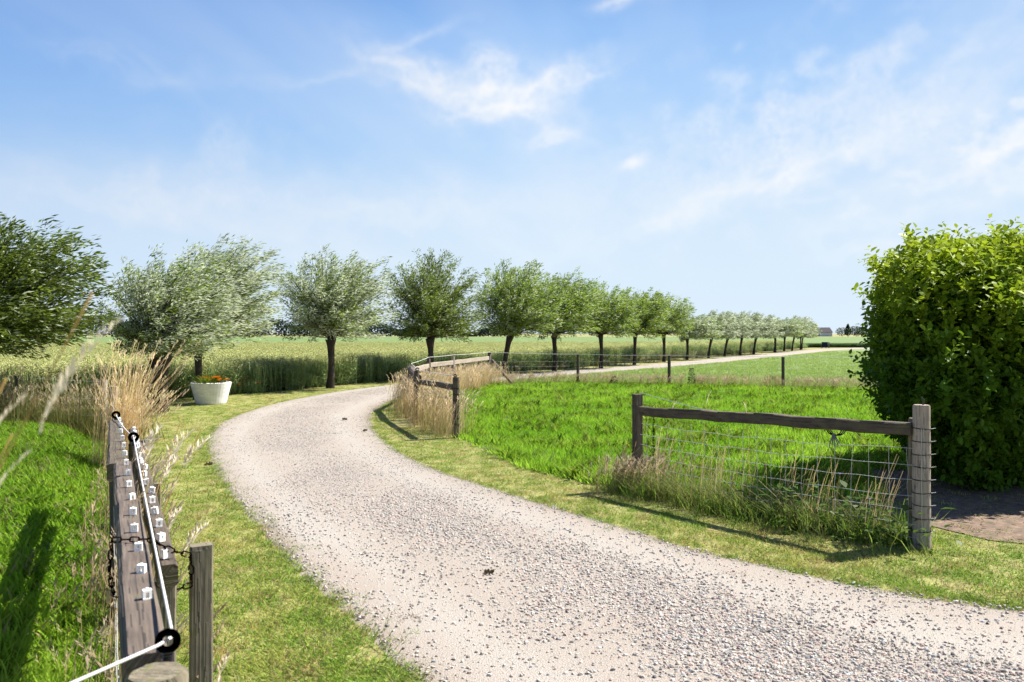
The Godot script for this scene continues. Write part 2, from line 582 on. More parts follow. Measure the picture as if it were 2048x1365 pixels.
	sheet("pasture", pasture_poly, 0.004, ground_mat(8, Color(0.12, 0.20, 0.014), Color(0.24, 0.33, 0.035), 0.6, 0.7))
	var bank := MB.new()
	for zi in 46:
		for xi in 66:
			var q := Vector2(-25.0 + xi * 0.38, -0.8 + zi * 0.38)
			bank.vert(P(q.x, q.y, 0.004 + left_height(q)), Vector3.UP, Color.WHITE, q * 0.045)
	for zi in 45:
		for xi in 65:
			var q := Vector2(-25.0 + (xi + 0.5) * 0.38, -0.8 + (zi + 0.5) * 0.38)
			if inside(q, left_poly):
				var k := zi * 66 + xi
				bank.ix.append_array([k, k + 66, k + 1, k + 1, k + 66, k + 67])
	struct("pasture", bank.mesh(), ground_mat(9, Color(0.10, 0.16, 0.014), Color(0.22, 0.28, 0.035), 0.7, 0.7))
	sheet("meadow", meadow_poly, 0.004, ground_mat(10, Color(0.20, 0.31, 0.085), Color(0.34, 0.44, 0.15), 0.4, 0.78))
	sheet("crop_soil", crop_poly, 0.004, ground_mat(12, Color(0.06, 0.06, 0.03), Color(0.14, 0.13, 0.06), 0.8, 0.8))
	sheet("bare_soil", soil_poly, 0.008, ground_mat(13, Color(0.22, 0.14, 0.09), Color(0.48, 0.33, 0.23), 1.4, 0.6))
	build_driveway()


func build_driveway() -> void:
	# a ribbon across which wheel tracks, loose gravel and the earthy margins differ in colour and height
	var m := MB.new()
	var across := 28
	var rows := road_outer.size()
	var f := FastNoiseLite.new()
	f.seed = 21
	f.frequency = 0.6
	for i in rows:
		for k in across + 1:
			var t := float(k) / across
			var edge_o := f.get_noise_2d(road_outer[i].x * 2.0, road_outer[i].y * 2.0) * 0.07
			var q := road_outer[i].lerp(road_inner[mini(i, road_inner.size() - 1)], t)
			if k == 0:
				q += (road_outer[i] - road_inner[i]).normalized() * (0.22 + edge_o)
			if k == across:
				q += (road_inner[i] - road_outer[i]).normalized() * (0.22 + edge_o)
			var wob := f.get_noise_2d(q.x * 0.7, q.y * 0.7)
			var track := exp(-pow((t - 0.17 + wob * 0.05) / 0.075, 2.0)) + exp(-pow((t - 0.80 + wob * 0.05) / 0.085, 2.0))
			var margin := clampf(1.0 - minf(t, 1.0 - t) / 0.04 + wob * 0.6, 0.0, 1.0)
			var earth := Color(0.84, 0.74, 0.67).lerp(Color(0.52, 0.37, 0.29), margin * 0.8)
			var col := earth.lerp(Color(1.0, 0.965, 0.93), clampf(0.42 + track * 0.5 + wob * 0.22 - margin, 0.0, 1.0))
			var y := 0.016 - 0.010 * track + 0.016 * sin(PI * t)
			if k == 0 or k == across:
				y = -0.03
			m.vert(P(q.x, q.y, y), Vector3.UP, col, q * 0.11)
	for i in rows - 1:
		for k in across:
			var a := i * (across + 1) + k
			var b := a + across + 1
			m.ix.append_array([a, b, a + 1, a + 1, b, b + 1])
	var d := StandardMaterial3D.new()
	d.albedo_texture = noise_tex(1024, 0.16, lin(0.25, 0.225, 0.20), lin(0.775, 0.74, 0.695), 31, 3)
	d.uv1_triplanar = true
	d.uv1_world_triplanar = true
	d.uv1_scale = Vector3.ONE * 0.55
	d.heightmap_enabled = true
	d.heightmap_texture = noise_tex(1024, 0.16, Color.BLACK, Color.WHITE, 32, 3)
	d.heightmap_scale = 0.5
	d.roughness = 0.95
	d.albedo_color = (Color.WHITE * PAINT).linear_to_srgb()
	d.vertex_color_use_as_albedo = true
	struct("driveway", m.mesh(), d)


# ---------------------------------------------------------------- grass and straw
func tuft(blades: int, reach: float, height: float, width: float, lean: float, seedv: int, broad := 0.0) -> ArrayMesh:
	var m := MB.new()
	var r := RandomNumberGenerator.new()
	r.seed = seedv
	for i in blades:
		var a := r.randf() * TAU
		var d := sqrt(r.randf()) * reach
		var p := Vector3(cos(a) * d, -0.005, sin(a) * d)
		var b := r.randf() * TAU
		var out := Vector3(cos(b), 0, sin(b))
		var l := height * r.randf_range(0.45, 1.15)
		var dir := (Vector3.UP + out * r.randf() * lean).normalized()
		var s := r.randf_range(0.72, 1.25)
		var col := Color(s * r.randf_range(0.85, 1.2), s, s * r.randf_range(0.7, 1.2))
		var w := width * r.randf_range(0.7, 1.3)
		if r.randf() < broad:
			w *= 2.6
			l *= 0.7
		m.blade(p, dir, out * lean * r.randf_range(0.3, 1.2) - Vector3(0, 0.2 * lean, 0), l, w, col, col * 1.08)
	return m.mesh()


func straw(stems: int, reach: float, height: float, lean: float, seedv: int, heads := 1.0, green := 0.25) -> ArrayMesh:
	# dead flowering grass: thin stems with feathery heads, some blades at the foot
	var m := MB.new()
	var r := RandomNumberGenerator.new()
	r.seed = seedv
	for i in stems:
		var a := r.randf() * TAU
		var d := sqrt(r.randf()) * reach
		var p := Vector3(cos(a) * d, -0.01, sin(a) * d)
		var h := height * r.randf_range(0.55, 1.1)
		var b := r.randf() * TAU
		var out := Vector3(cos(b) * 0.6 + 0.55, 0, sin(b) * 0.6) * lean * r.randf_range(0.3, 1.4)
		var tone := r.randf_range(0.8, 1.2)
		var col := Color(0.76, 0.59, 0.32) * tone
		if r.randf() < green:
			col = Color(0.30, 0.33, 0.10) * tone
		var q := p
		var side := Vector3(-sin(b), 0, cos(b)) * 0.0022
		var last := p
		for k in 3:
			var t := (k + 1) / 3.0
			var nx := p + Vector3.UP * h * t + out * h * t * t
			m.quad(last - side, last + side, nx + side * 0.8, nx - side * 0.8, col)
			last = nx
		q = last
		if r.randf() < heads:
			var dir := (Vector3.UP * 0.7 + out.normalized() * 0.6).normalized()
			var hc := Color(0.86, 0.70, 0.47) * tone
			for k in 7:
				var e := r.randf() * TAU
				var fan := (dir + Vector3(cos(e), 0.2, sin(e)) * 0.42).normalized()
				m.leaf(q + dir * k * 0.014 - dir * 0.03, fan, fan.cross(Vector3(0.3, 0.2, 0.9)).normalized(), 0.045, 0.008, 0.001, hc)
		if r.randf() < 0.7:
			var g := Color(0.50, 0.38, 0.18) * tone if r.randf() > green else Color(0.24, 0.29, 0.07) * tone
			m.blade(p, (Vector3.UP + out * 1.2).normalized(), out * 1.8, h * r.randf_range(0.3, 0.65), 0.006, g, g)
	return m.mesh()


func lay_grass() -> void:
	var r := RandomNumberGenerator.new()
	r.seed = 401
	patch_noise.seed = 15
	patch_noise.frequency = 0.35
	patch_noise.fractal_octaves = 3
	var at: Array[Transform3D] = []
	var tint := PackedColorArray()
	# bright pasture inside the wooden fence
	for i in 30000:
		var z := 8.0 + 18.8 * pow(r.randf(), 1.35)
		var x := r.randf_range(-2.4, z * 0.72 + 2.0)
		var p := Vector2(x, z)
		if not inside(p, pasture_poly):
			continue
		var k := patch_noise.get_noise_2d(x, z)
		var s := r.randf_range(0.5, 1.45) * (1.0 + k * 0.5)
		at.append(Transform3D(Basis(Vector3.UP, r.randf() * TAU).scaled(Vector3(1.0, s, 1.0)), P(x, z)))
		var c := Color(0.39, 0.76, 0.037).lerp(Color(0.68, 1.02, 0.11), clampf(k * 0.9 + r.randf() * 0.6, 0.0, 1.0))
		if r.randf() < 0.05:
			c = Color(0.45, 0.52, 0.2)
		elif r.randf() < 0.16:
			c = Color(0.24, 0.40, 0.03)
		tint.append(c)
	scatter("pasture_grass", tuft(16, 0.13, 0.115, 0.011, 0.9, 61, 0.4), mat.grass, at, tint, "lush bright green grass of the fenced pasture right of the drive", "grass")
	# broad rosettes of dock and dandelion among it
	at = []
	tint = PackedColorArray()
	for i in 5200:
		var z := 8.4 + 17.8 * pow(r.randf(), 1.3)
		var x := r.randf_range(-2.2, z * 0.72 + 1.0)
		if not inside(Vector2(x, z), pasture_poly) or patch_noise.get_noise_2d(x * 2.0 + 9.0, z * 2.0) < -0.05:
			continue
		at.append(Transform3D(Basis(Vector3.UP, r.randf() * TAU).scaled(Vector3.ONE * r.randf_range(0.6, 1.3)), P(x, z)))
		tint.append(Color(0.20, 0.36, 0.02).lerp(Color(0.55, 0.66, 0.12), r.randf() * r.randf()))
	scatter("pasture_weeds", tuft(9, 0.05, 0.19, 0.034, 0.9, 66), mat.grass, at, tint, "broad-leaved dock and dandelion rosettes among the pasture grass", "weeds")
	# left pasture
	at = []
	tint = PackedColorArray()
	for i in 16000:
		var z := 1.6 + 12.0 * pow(r.randf(), 1.4)
		var x := r.randf_range(-z * 0.78 - 1.5, 0.0)
		var p := Vector2(x, z)
		if not inside(p, left_poly):
			continue
		var k := patch_noise.get_noise_2d(x + 40.0, z)
		at.append(Transform3D(Basis(Vector3.UP, r.randf() * TAU).scaled(Vector3(1.0, r.randf_range(0.6, 1.2) * (1.0 + k * 0.4), 1.0)), P(x, z, left_height(p))))
		var c := Color(0.29, 0.55, 0.03).lerp(Color(0.52, 0.78, 0.08), clampf(k + r.randf() * 0.6, 0.0, 1.0))
		if r.randf() < 0.08:
			c = Color(0.5, 0.46, 0.2)
		tint.append(c)
	scatter("pasture_grass", tuft(18, 0.11, 0.13, 0.0085, 0.75, 62, 0.35), mat.grass, at, tint, "leafy green grass of the left pasture behind the near wooden rail", "grass")
	at = []
	tint = PackedColorArray()
	for i in 2600:
		var z := 2.0 + 11.0 * pow(r.randf(), 1.3)
		var x := r.randf_range(-z * 0.78 - 1.0, 0.0)
		if not inside(Vector2(x, z), left_poly):
			continue
		at.append(Transform3D(Basis(Vector3.UP, r.randf() * TAU).scaled(Vector3.ONE * r.randf_range(0.5, 1.1)), P(x, z, left_height(Vector2(x, z)))))
		tint.append(Color(0.18, 0.32, 0.02).lerp(Color(0.48, 0.60, 0.10), r.randf() * r.randf()))
	scatter("pasture_weeds", tuft(9, 0.05, 0.15, 0.03, 0.9, 67), mat.grass, at, tint, "broad leaves of clover and dandelion in the left pasture", "weeds")
	# mown verges on both sides of the drive
	at = []
	tint = PackedColorArray()
	for i in 70000:
		var z := 1.5 + 33.0 * pow(r.randf(), 1.9)
		var x := r.randf_range(-z * 0.5 - 1.0, z * 0.55 + 1.8)
		var p := Vector2(x, z)
		var ragged := Vector2(patch_noise.get_noise_2d(x * 9.0, z * 9.0), patch_noise.get_noise_2d(x * 9.0 + 50.0, z * 9.0)) * 0.30
		if on_road(p + ragged) or inside(p, pasture_poly) or inside(p, left_poly) or inside(p, crop_poly) or (inside(p + ragged * 2.0, soil_poly) and r.randf() > 0.10):
			continue
		if z > 14.0 and x > -2.2:
			continue
		var k := patch_noise.get_noise_2d(x * 1.3, z * 1.3 + 70.0)
		at.append(Transform3D(Basis(Vector3.UP, r.randf() * TAU).scaled(Vector3(1.0, r.randf_range(0.4, 1.9), 1.0)), P(x, z)))
		var c := Color(0.53, 0.75, 0.12).lerp(Color(0.90, 0.82, 0.27), clampf(k * 1.1 + r.randf() * 0.55, 0.0, 1.0))
		if r.randf() < 0.25:
			c = Color(0.30, 0.56, 0.06)
		elif r.randf() < 0.16:
			c = Color(0.72, 0.50, 0.27)
		elif r.randf() < 0.12:
			c = Color(0.80, 0.84, 0.34)
		tint.append(c)
	scatter("verge_grass", tuft(26, 0.085, 0.040, 0.0048, 1.3, 63), mat.grass, at, tint, "short mown yellowish grass on the verges along the gravel drive", "grass")
	# ragged tufts that creep over the edges of the drive
	at = []
	tint = PackedColorArray()
	for line in [road_outer, road_inner]:
		for i in line.size() - 1:
			var a: Vector2 = line[i]
			var b: Vector2 = line[i + 1]
			if minf(a.y, b.y) < 1.0 or a.y > 40.0 or absf(a.x) > 10.0:
				continue
			var count := int((b - a).length() * (60.0 if a.y < 14.0 else 20.0))
			for k in count:
				var p := a.lerp(b, r.randf()) + Vector2(r.randfn(), r.randfn()) * 0.10
				at.append(Transform3D(Basis(Vector3.UP, r.randf() * TAU).scaled(Vector3.ONE * r.randf_range(0.7, 1.25)), P(p.x, p.y, 0.004)))
				tint.append(Color(0.30, 0.54, 0.06).lerp(Color(0.58, 0.62, 0.17), r.randf()))
	scatter("edge_grass", tuft(14, 0.06, 0.055, 0.005, 1.2, 64), mat.grass, at, tint, "ragged grass tufts creeping over the gravel along both edges of the drive", "grass")
	# lighter meadow beyond the wire fence
	at = []
	tint = PackedColorArray()
	for i in 16000:
		var z := 24.0 + 50.0 * pow(r.randf(), 1.6)
		var x := r.randf_range(-1.0, z * 0.6)
		var p := Vector2(x, z)
		if not inside(p, meadow_poly):
			continue
		at.append(Transform3D(Basis(Vector3.UP, r.randf() * TAU).scaled(Vector3(1.3, r.randf_range(0.5, 1.1), 1.3)), P(x, z)))
		tint.append(Color(0.42, 0.64, 0.11).lerp(Color(0.62, 0.76, 0.24), r.randf()))
	scatter("meadow_grass", tuft(16, 0.2, 0.14, 0.012, 0.7, 65), mat.grass, at, tint, "paler short meadow grass beyond the wire fence beside the drive", "grass")


func straw_band(called: String, spots: Array, label: String, count: int, spread: float, height: float, lean: float, seedv: int, green: float, dull := 1.0, heads := 0.8, stems := 9) -> void:
	# tall dead grass that the mower left along a fence line
	var r := RandomNumberGenerator.new()
	r.seed = seedv
	var at: Array[Transform3D] = []
	var tint := PackedColorArray()
	var total := 0.0
	for i in spots.size() - 1:
		total += (spots[i + 1] - spots[i]).length()
	for i in count:
		var d := r.randf() * total
		var k := 0
		while k < spots.size() - 2 and d > (spots[k + 1] - spots[k]).length():
			d -= (spots[k + 1] - spots[k]).length()
			k += 1
		var p: Vector2 = spots[k].lerp(spots[k + 1], d / (spots[k + 1] - spots[k]).length()) + Vector2(r.randfn(), r.randfn()) * spread
		if on_road(p):
			continue
		at.append(Transform3D(Basis(Vector3.UP, r.randf_range(-1.3, 1.3)).scaled(Vector3.ONE * r.randf_range(0.65, 1.15)), P(p.x, p.y)))
		var s := r.randf_range(0.75, 1.2) * dull
		tint.append(Color(s, s * r.randf_range(0.9, 1.05), s * r.randf_range(0.8, 1.1)))
	scatter(called, straw(stems, 0.09, height, lean, seedv + 7, heads, green), mat.straw, at, tint, label, "grass")


func lay_straw() -> void:
	var r := RandomNumberGenerator.new()
	r.seed = 440
	var at: Array[Transform3D] = []
	var tint := PackedColorArray()
	for i in 300:
		var q := Vector2(2.98, 6.3).lerp(Vector2(1.3, 8.4), r.randf()) + Vector2(r.randfn(), r.randfn()) * 0.17
		at.append(Transform3D(Basis(Vector3.UP, r.randf() * TAU).scaled(Vector3(1.0, r.randf_range(0.5, 1.2), 1.0)), P(q.x, q.y)))
		tint.append(Color(0.22, 0.42, 0.04).lerp(Color(0.58, 0.66, 0.18), r.randf()))
	scatter("tall_grass", tuft(12, 0.1, 0.28, 0.008, 0.7, 68), mat.grass, at, tint, "uncut green grass standing along the wire netting under the short rail", "grass")
	at = []
	tint = PackedColorArray()
	for i in 420:
		var q := Vector2(-6.3, 12.5).lerp(Vector2(-13.0, 15.9), r.randf()) + Vector2(r.randfn(), r.randfn()) * 0.35
		at.append(Transform3D(Basis(Vector3.UP, r.randf() * TAU).scaled(Vector3(1.0, r.randf_range(0.7, 1.5), 1.0)), P(q.x, q.y)))
		tint.append(Color(0.16, 0.24, 0.03).lerp(Color(0.44, 0.40, 0.13), r.randf()))
	scatter("tall_grass", tuft(14, 0.16, 0.42, 0.012, 0.5, 69), mat.grass, at, tint, "uncut dull green grass along the far wire fence of the left pasture", "grass")
	straw_band("dry_grass", [Vector2(-1.62, 3.3), Vector2(-2.35, 4.9)], "pale feathery straw standing between the loose pole and the left verge", 16, 0.07, 0.95, 0.3, 80, 0.05, 1.35, 1.0, 4)
	straw_band("dry_grass", [Vector2(3.0, 6.35), Vector2(1.36, 8.4)], "tall dry brown grass grown through the wire netting under the short rail", 90, 0.14, 0.66, 0.4, 71, 0.7, 1.05, 0.2, 4)
	straw_band("dry_grass", [Vector2(2.85, 6.35), Vector2(1.2, 8.35)], "flattened brown and green grass in front of the wire netting by the verge", 85, 0.13, 0.32, -1.1, 171, 0.7, 0.95, 0.03, 8)
	straw_band("dry_grass", [Vector2(1.4, 8.35), Vector2(1.1, 8.5)], "matted brown grass at the foot of the left post of the short rail", 45, 0.13, 0.3, 0.9, 72, 0.3, 0.7)
	straw_band("dry_grass", [Vector2(-0.95, 12.7), Vector2(-1.83, 15.3), Vector2(-2.2, 17.4), Vector2(-2.25, 19.5)], "golden tall grass standing under the rail fence at the bend", 310, 0.17, 0.66, 0.35, 73, 0.2, 1.05)
	straw_band("dry_grass", [Vector2(-2.2, 20.5), Vector2(-1.67, 22.5), Vector2(-0.73, 26.0)], "golden tall grass behind the bend, under the far pale rail", 330, 0.26, 0.6, 0.4, 74, 0.12, 1.15)
	straw_band("dry_grass", [Vector2(-0.7, 26.2), Vector2(2.2, 26.6), Vector2(5.1, 25.9), Vector2(8.3, 24.5), Vector2(14.0, 22.2)], "low tangled brown grass along the foot of the wire fence", 520, 0.3, 0.36, 0.9, 75, 0.45, 0.85)
	straw_band("dry_grass", [Vector2(-4.75, 9.7), Vector2(-5.0, 10.2)], "big straw-coloured clump of tall grass round the grey post at the fence corner", 66, 0.10, 1.25, 0.42, 76, 0.05, 1.35)
	straw_band("dry_grass", [Vector2(-6.2, 12.4), Vector2(-8.5, 13.6), Vector2(-13.0, 15.8)], "dense brown seeding grass along the far fence of the left pasture", 430, 0.32, 0.92, 0.35, 77, 0.5, 0.8)
	straw_band("dry_grass", [Vector2(-1.15, 2.2), Vector2(-2.3, 4.5), Vector2(-4.6, 9.3)], "thin straw along the foot of the near rail fence", 95, 0.09, 0.36, 0.6, 78, 0.4, 0.85)
	straw_band("dry_grass", [Vector2(-3.2, 28.8), Vector2(-0.6, 31.8), Vector2(1.6, 35.0), Vector2(4.0, 38.4), Vector2(8.4, 47.0), Vector2(13.0, 55.3), Vector2(20.0, 66.0)], "rough pale grass under the row of trees beside the field", 380, 0.35, 0.5, 0.4, 79, 0.75, 0.8)


# ---------------------------------------------------------------- the crop
func lay_crop() -> void:
	var m := MB.new()
	var r := RandomNumberGenerator.new()
	r.seed = 501
	for i in 15:   # a handful of oat stalks
		var a := r.randf() * TAU
		var d := sqrt(r.randf()) * 0.2
		var p := Vector3(cos(a) * d, 0, sin(a) * d)
		var h := r.randf_range(0.68, 0.9)
		var lean := Vector3(r.randf_range(-0.05, 0.16), 0, r.randf_range(-0.1, 0.1))
		var s := r.randf_range(0.8, 1.2)
		var col := Color(0.40, 0.52, 0.21) * s
		for k in 5:
			var e := r.randf() * TAU
			var q := p + Vector3.UP * h * (0.08 + 0.16 * k) + lean * 0.2 * k
			m.blade(q, Vector3(cos(e) * 0.7, 0.7, sin(e) * 0.7).normalized(), Vector3(cos(e), -0.5, sin(e)), r.randf_range(0.2, 0.36), 0.014, col * r.randf_range(0.8, 1.2), col)
		var side := Vector3(0.003, 0, 0.002)
		m.quad(p - side, p + side, p + lean + Vector3.UP * h + side, p + lean + Vector3.UP * h - side, col)
		var hc := Color(0.49, 0.51, 0.21) * s
		for k in 9:
			var e := r.randf() * TAU
			var fan := Vector3(cos(e) * 0.8, r.randf_range(-0.4, 0.7), sin(e) * 0.8).normalized()
			m.leaf(p + lean + Vector3.UP * (h + 0.02 * k - 0.08), fan, fan.cross(Vector3(0.2, 0.9, 0.1)).normalized(), 0.05, 0.016, 0.002, hc)
	var stalks := m.mesh()
	var at: Array[Transform3D] = []
	var tint := PackedColorArray()
	var tries := 0
	# a dense wall along the near edge, thinning out to the back
	for i in crop_front.size() - 1:
		var a := crop_front[i]
		var b := crop_front[i + 1]
		if a.y < 8.0 or a.x < -17.0:
			continue
		var n := Vector2(-(b - a).y, (b - a).x).normalized()
		var dense := 27.0 if a.y < 45.0 else 16.0
		for k in int((b - a).length() * dense):
			var deep := 2.3 * r.randf()
			var push := patch_noise.get_noise_2d(a.x * 2.0 + k * 0.05, a.y * 2.0) * 0.35
			var q := a.lerp(b, r.randf()) + n * (deep + push)
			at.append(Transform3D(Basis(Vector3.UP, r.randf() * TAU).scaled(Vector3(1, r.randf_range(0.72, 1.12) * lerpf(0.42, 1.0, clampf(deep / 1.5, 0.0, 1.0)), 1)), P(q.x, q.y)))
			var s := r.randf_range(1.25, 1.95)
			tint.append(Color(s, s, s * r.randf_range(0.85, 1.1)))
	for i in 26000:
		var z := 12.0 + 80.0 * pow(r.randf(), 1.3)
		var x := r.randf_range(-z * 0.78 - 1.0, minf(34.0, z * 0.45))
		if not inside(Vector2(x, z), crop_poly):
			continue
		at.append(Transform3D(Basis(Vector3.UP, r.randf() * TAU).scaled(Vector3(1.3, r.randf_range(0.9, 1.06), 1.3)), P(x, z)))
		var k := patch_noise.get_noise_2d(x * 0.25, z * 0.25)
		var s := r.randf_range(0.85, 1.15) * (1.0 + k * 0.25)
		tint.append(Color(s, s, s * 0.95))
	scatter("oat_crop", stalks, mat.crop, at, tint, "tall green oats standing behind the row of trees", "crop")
	# the closed canopy of heads far from the edge
	var inner := PackedVector2Array()
	for p in Geometry2D.offset_polygon(crop_poly, -2.2)[0]:
		inner.append(p)
	var top := sheet("crop_canopy", inner, 0.74, ground_mat(14, Color(0.33, 0.34, 0.115), Color(0.48, 0.47, 0.20), 0.25, 0.85))
	tag(top, "", "", "", "structure")
	# a lower dark strip of crop past the far bend
	at = []
	tint = PackedColorArray()
	for i in 1500:
		var q := Vector2(28.0, 93.5).lerp(Vector2(82.0, 102.5), r.randf()) + Vector2(-0.16, 0.98) * r.randf() * 3.0
		at.append(Transform3D(Basis(Vector3.UP, r.randf() * TAU).scaled(Vector3(1.6, 0.58, 1.6)), P(q.x, q.y)))
		tint.append(Color(0.6, 0.75, 0.7))
	scatter("crop_strip", stalks, mat.crop, at, tint, "dark green low crop strip past the far bend of the drive", "crop")


# ---------------------------------------------------------------- gravel
func lay_gravel() -> void:
	var r := RandomNumberGenerator.new()
	r.seed = 601
	var m := MB.new()
	var ring := []
	for layer in 2:
		var row := []
		for s in 6:
			var a := TAU * (s + layer * 0.5) / 6.0
			var rr := (0.5 if layer == 0 else 0.36) * r.randf_range(0.75, 1.2)
			row.append(Vector3(cos(a) * rr, 0.05 if layer == 0 else 0.42 * r.randf_range(0.8, 1.15), sin(a) * rr * 0.8))
		ring.append(row)
	for s in 6:
		var s2 := (s + 1) % 6
		m.tri(ring[0][s], ring[1][s], ring[0][s2], Color.WHITE)
		m.tri(ring[0][s2], ring[1][s], ring[1][s2], Color.WHITE)
		m.tri(ring[1][s], Vector3(0.03, 0.5, -0.02), ring[1][s2], Color.WHITE)
	var stone := m.mesh()
	var at: Array[Transform3D] = []
	var tint := PackedColorArray()
	var f := FastNoiseLite.new()
	f.seed = 8
	f.frequency = 0.5
	f.fractal_octaves = 3
	var rows := road_outer.size()
	var weights := PackedFloat32Array()
	var sum := 0.0
	for i in rows - 1:
		var z := (road_outer[i].y + road_inner[i].y) * 0.5
		var w := 0.0
		if minf(road_outer[i].y, road_inner[i].y) < 34.0 and maxf(road_outer[i].y, road_inner[i].y) > 2.0:
			w = road_outer[i].distance_to(road_outer[i + 1]) + road_inner[i].distance_to(road_inner[i + 1])
			w *= road_outer[i].distance_to(road_inner[i]) / pow(maxf(z, 3.0), 1.45)
		sum += w
		weights.append(sum)
	for i in 1050000:
		var row := weights.bsearch(r.randf() * sum)
		row = mini(row, rows - 2)
		var t := r.randf()
		var along := r.randf()
		var a := road_outer[row].lerp(road_outer[row + 1], along)
		var b2 := road_inner[row].lerp(road_inner[row + 1], along)
		var p := a.lerp(b2, t)
		var x := p.x
		var z := p.y
		if z < 2.1 or absf(x) > z * 0.75 + 0.8:
			continue
		var keep := 0.14 + 0.86 * (exp(-pow((t - 0.47) / 0.19, 2.0)) + 0.12 * exp(-pow((t - 0.96) / 0.04, 2.0)) + 0.10 * exp(-pow((t - 0.04) / 0.03, 2.0)))
		keep *= 0.25 + 1.2 * clampf(f.get_noise_2d(x, z * 0.6) + 0.45, 0.0, 1.0)
		if r.randf() > keep:
			continue
		var size := 0.004 + 0.020 * pow(r.randf(), 4.5)
		if z > 8.0:
			size = 0.006 + 0.012 * pow(r.randf(), 3.0)
		var b := Basis.from_euler(Vector3(r.randf_range(-0.5, 0.5), r.randf() * TAU, r.randf_range(-0.5, 0.5)))
		at.append(Transform3D(b.scaled(Vector3(size * r.randf_range(0.8, 1.4), size * r.randf_range(0.7, 1.2), size)), P(x, z, 0.0155 + 0.016 * sin(PI * t) - 0.009 * exp(-pow((t - 0.17) / 0.075, 2.0)) - 0.009 * exp(-pow((t - 0.80) / 0.085, 2.0)))))
		var s := r.randf_range(0.46, 0.80)
		var c := Color(s, s * 0.91, s * 0.81)
		var kind := r.randf()
		if kind < 0.11:
			c = Color(s * 0.45, s * 0.43, s * 0.42)
		elif kind < 0.26:
			c = Color(s * 1.05, s * 0.78, s * 0.68)
		elif kind < 0.36:
			c = Color(s * 0.9, s * 0.92, s * 0.92)
		tint.append(c)
	scatter("gravel", stone, mat.stone, at, tint, "loose grey and pinkish gravel stones strewn over the drive", "gravel")


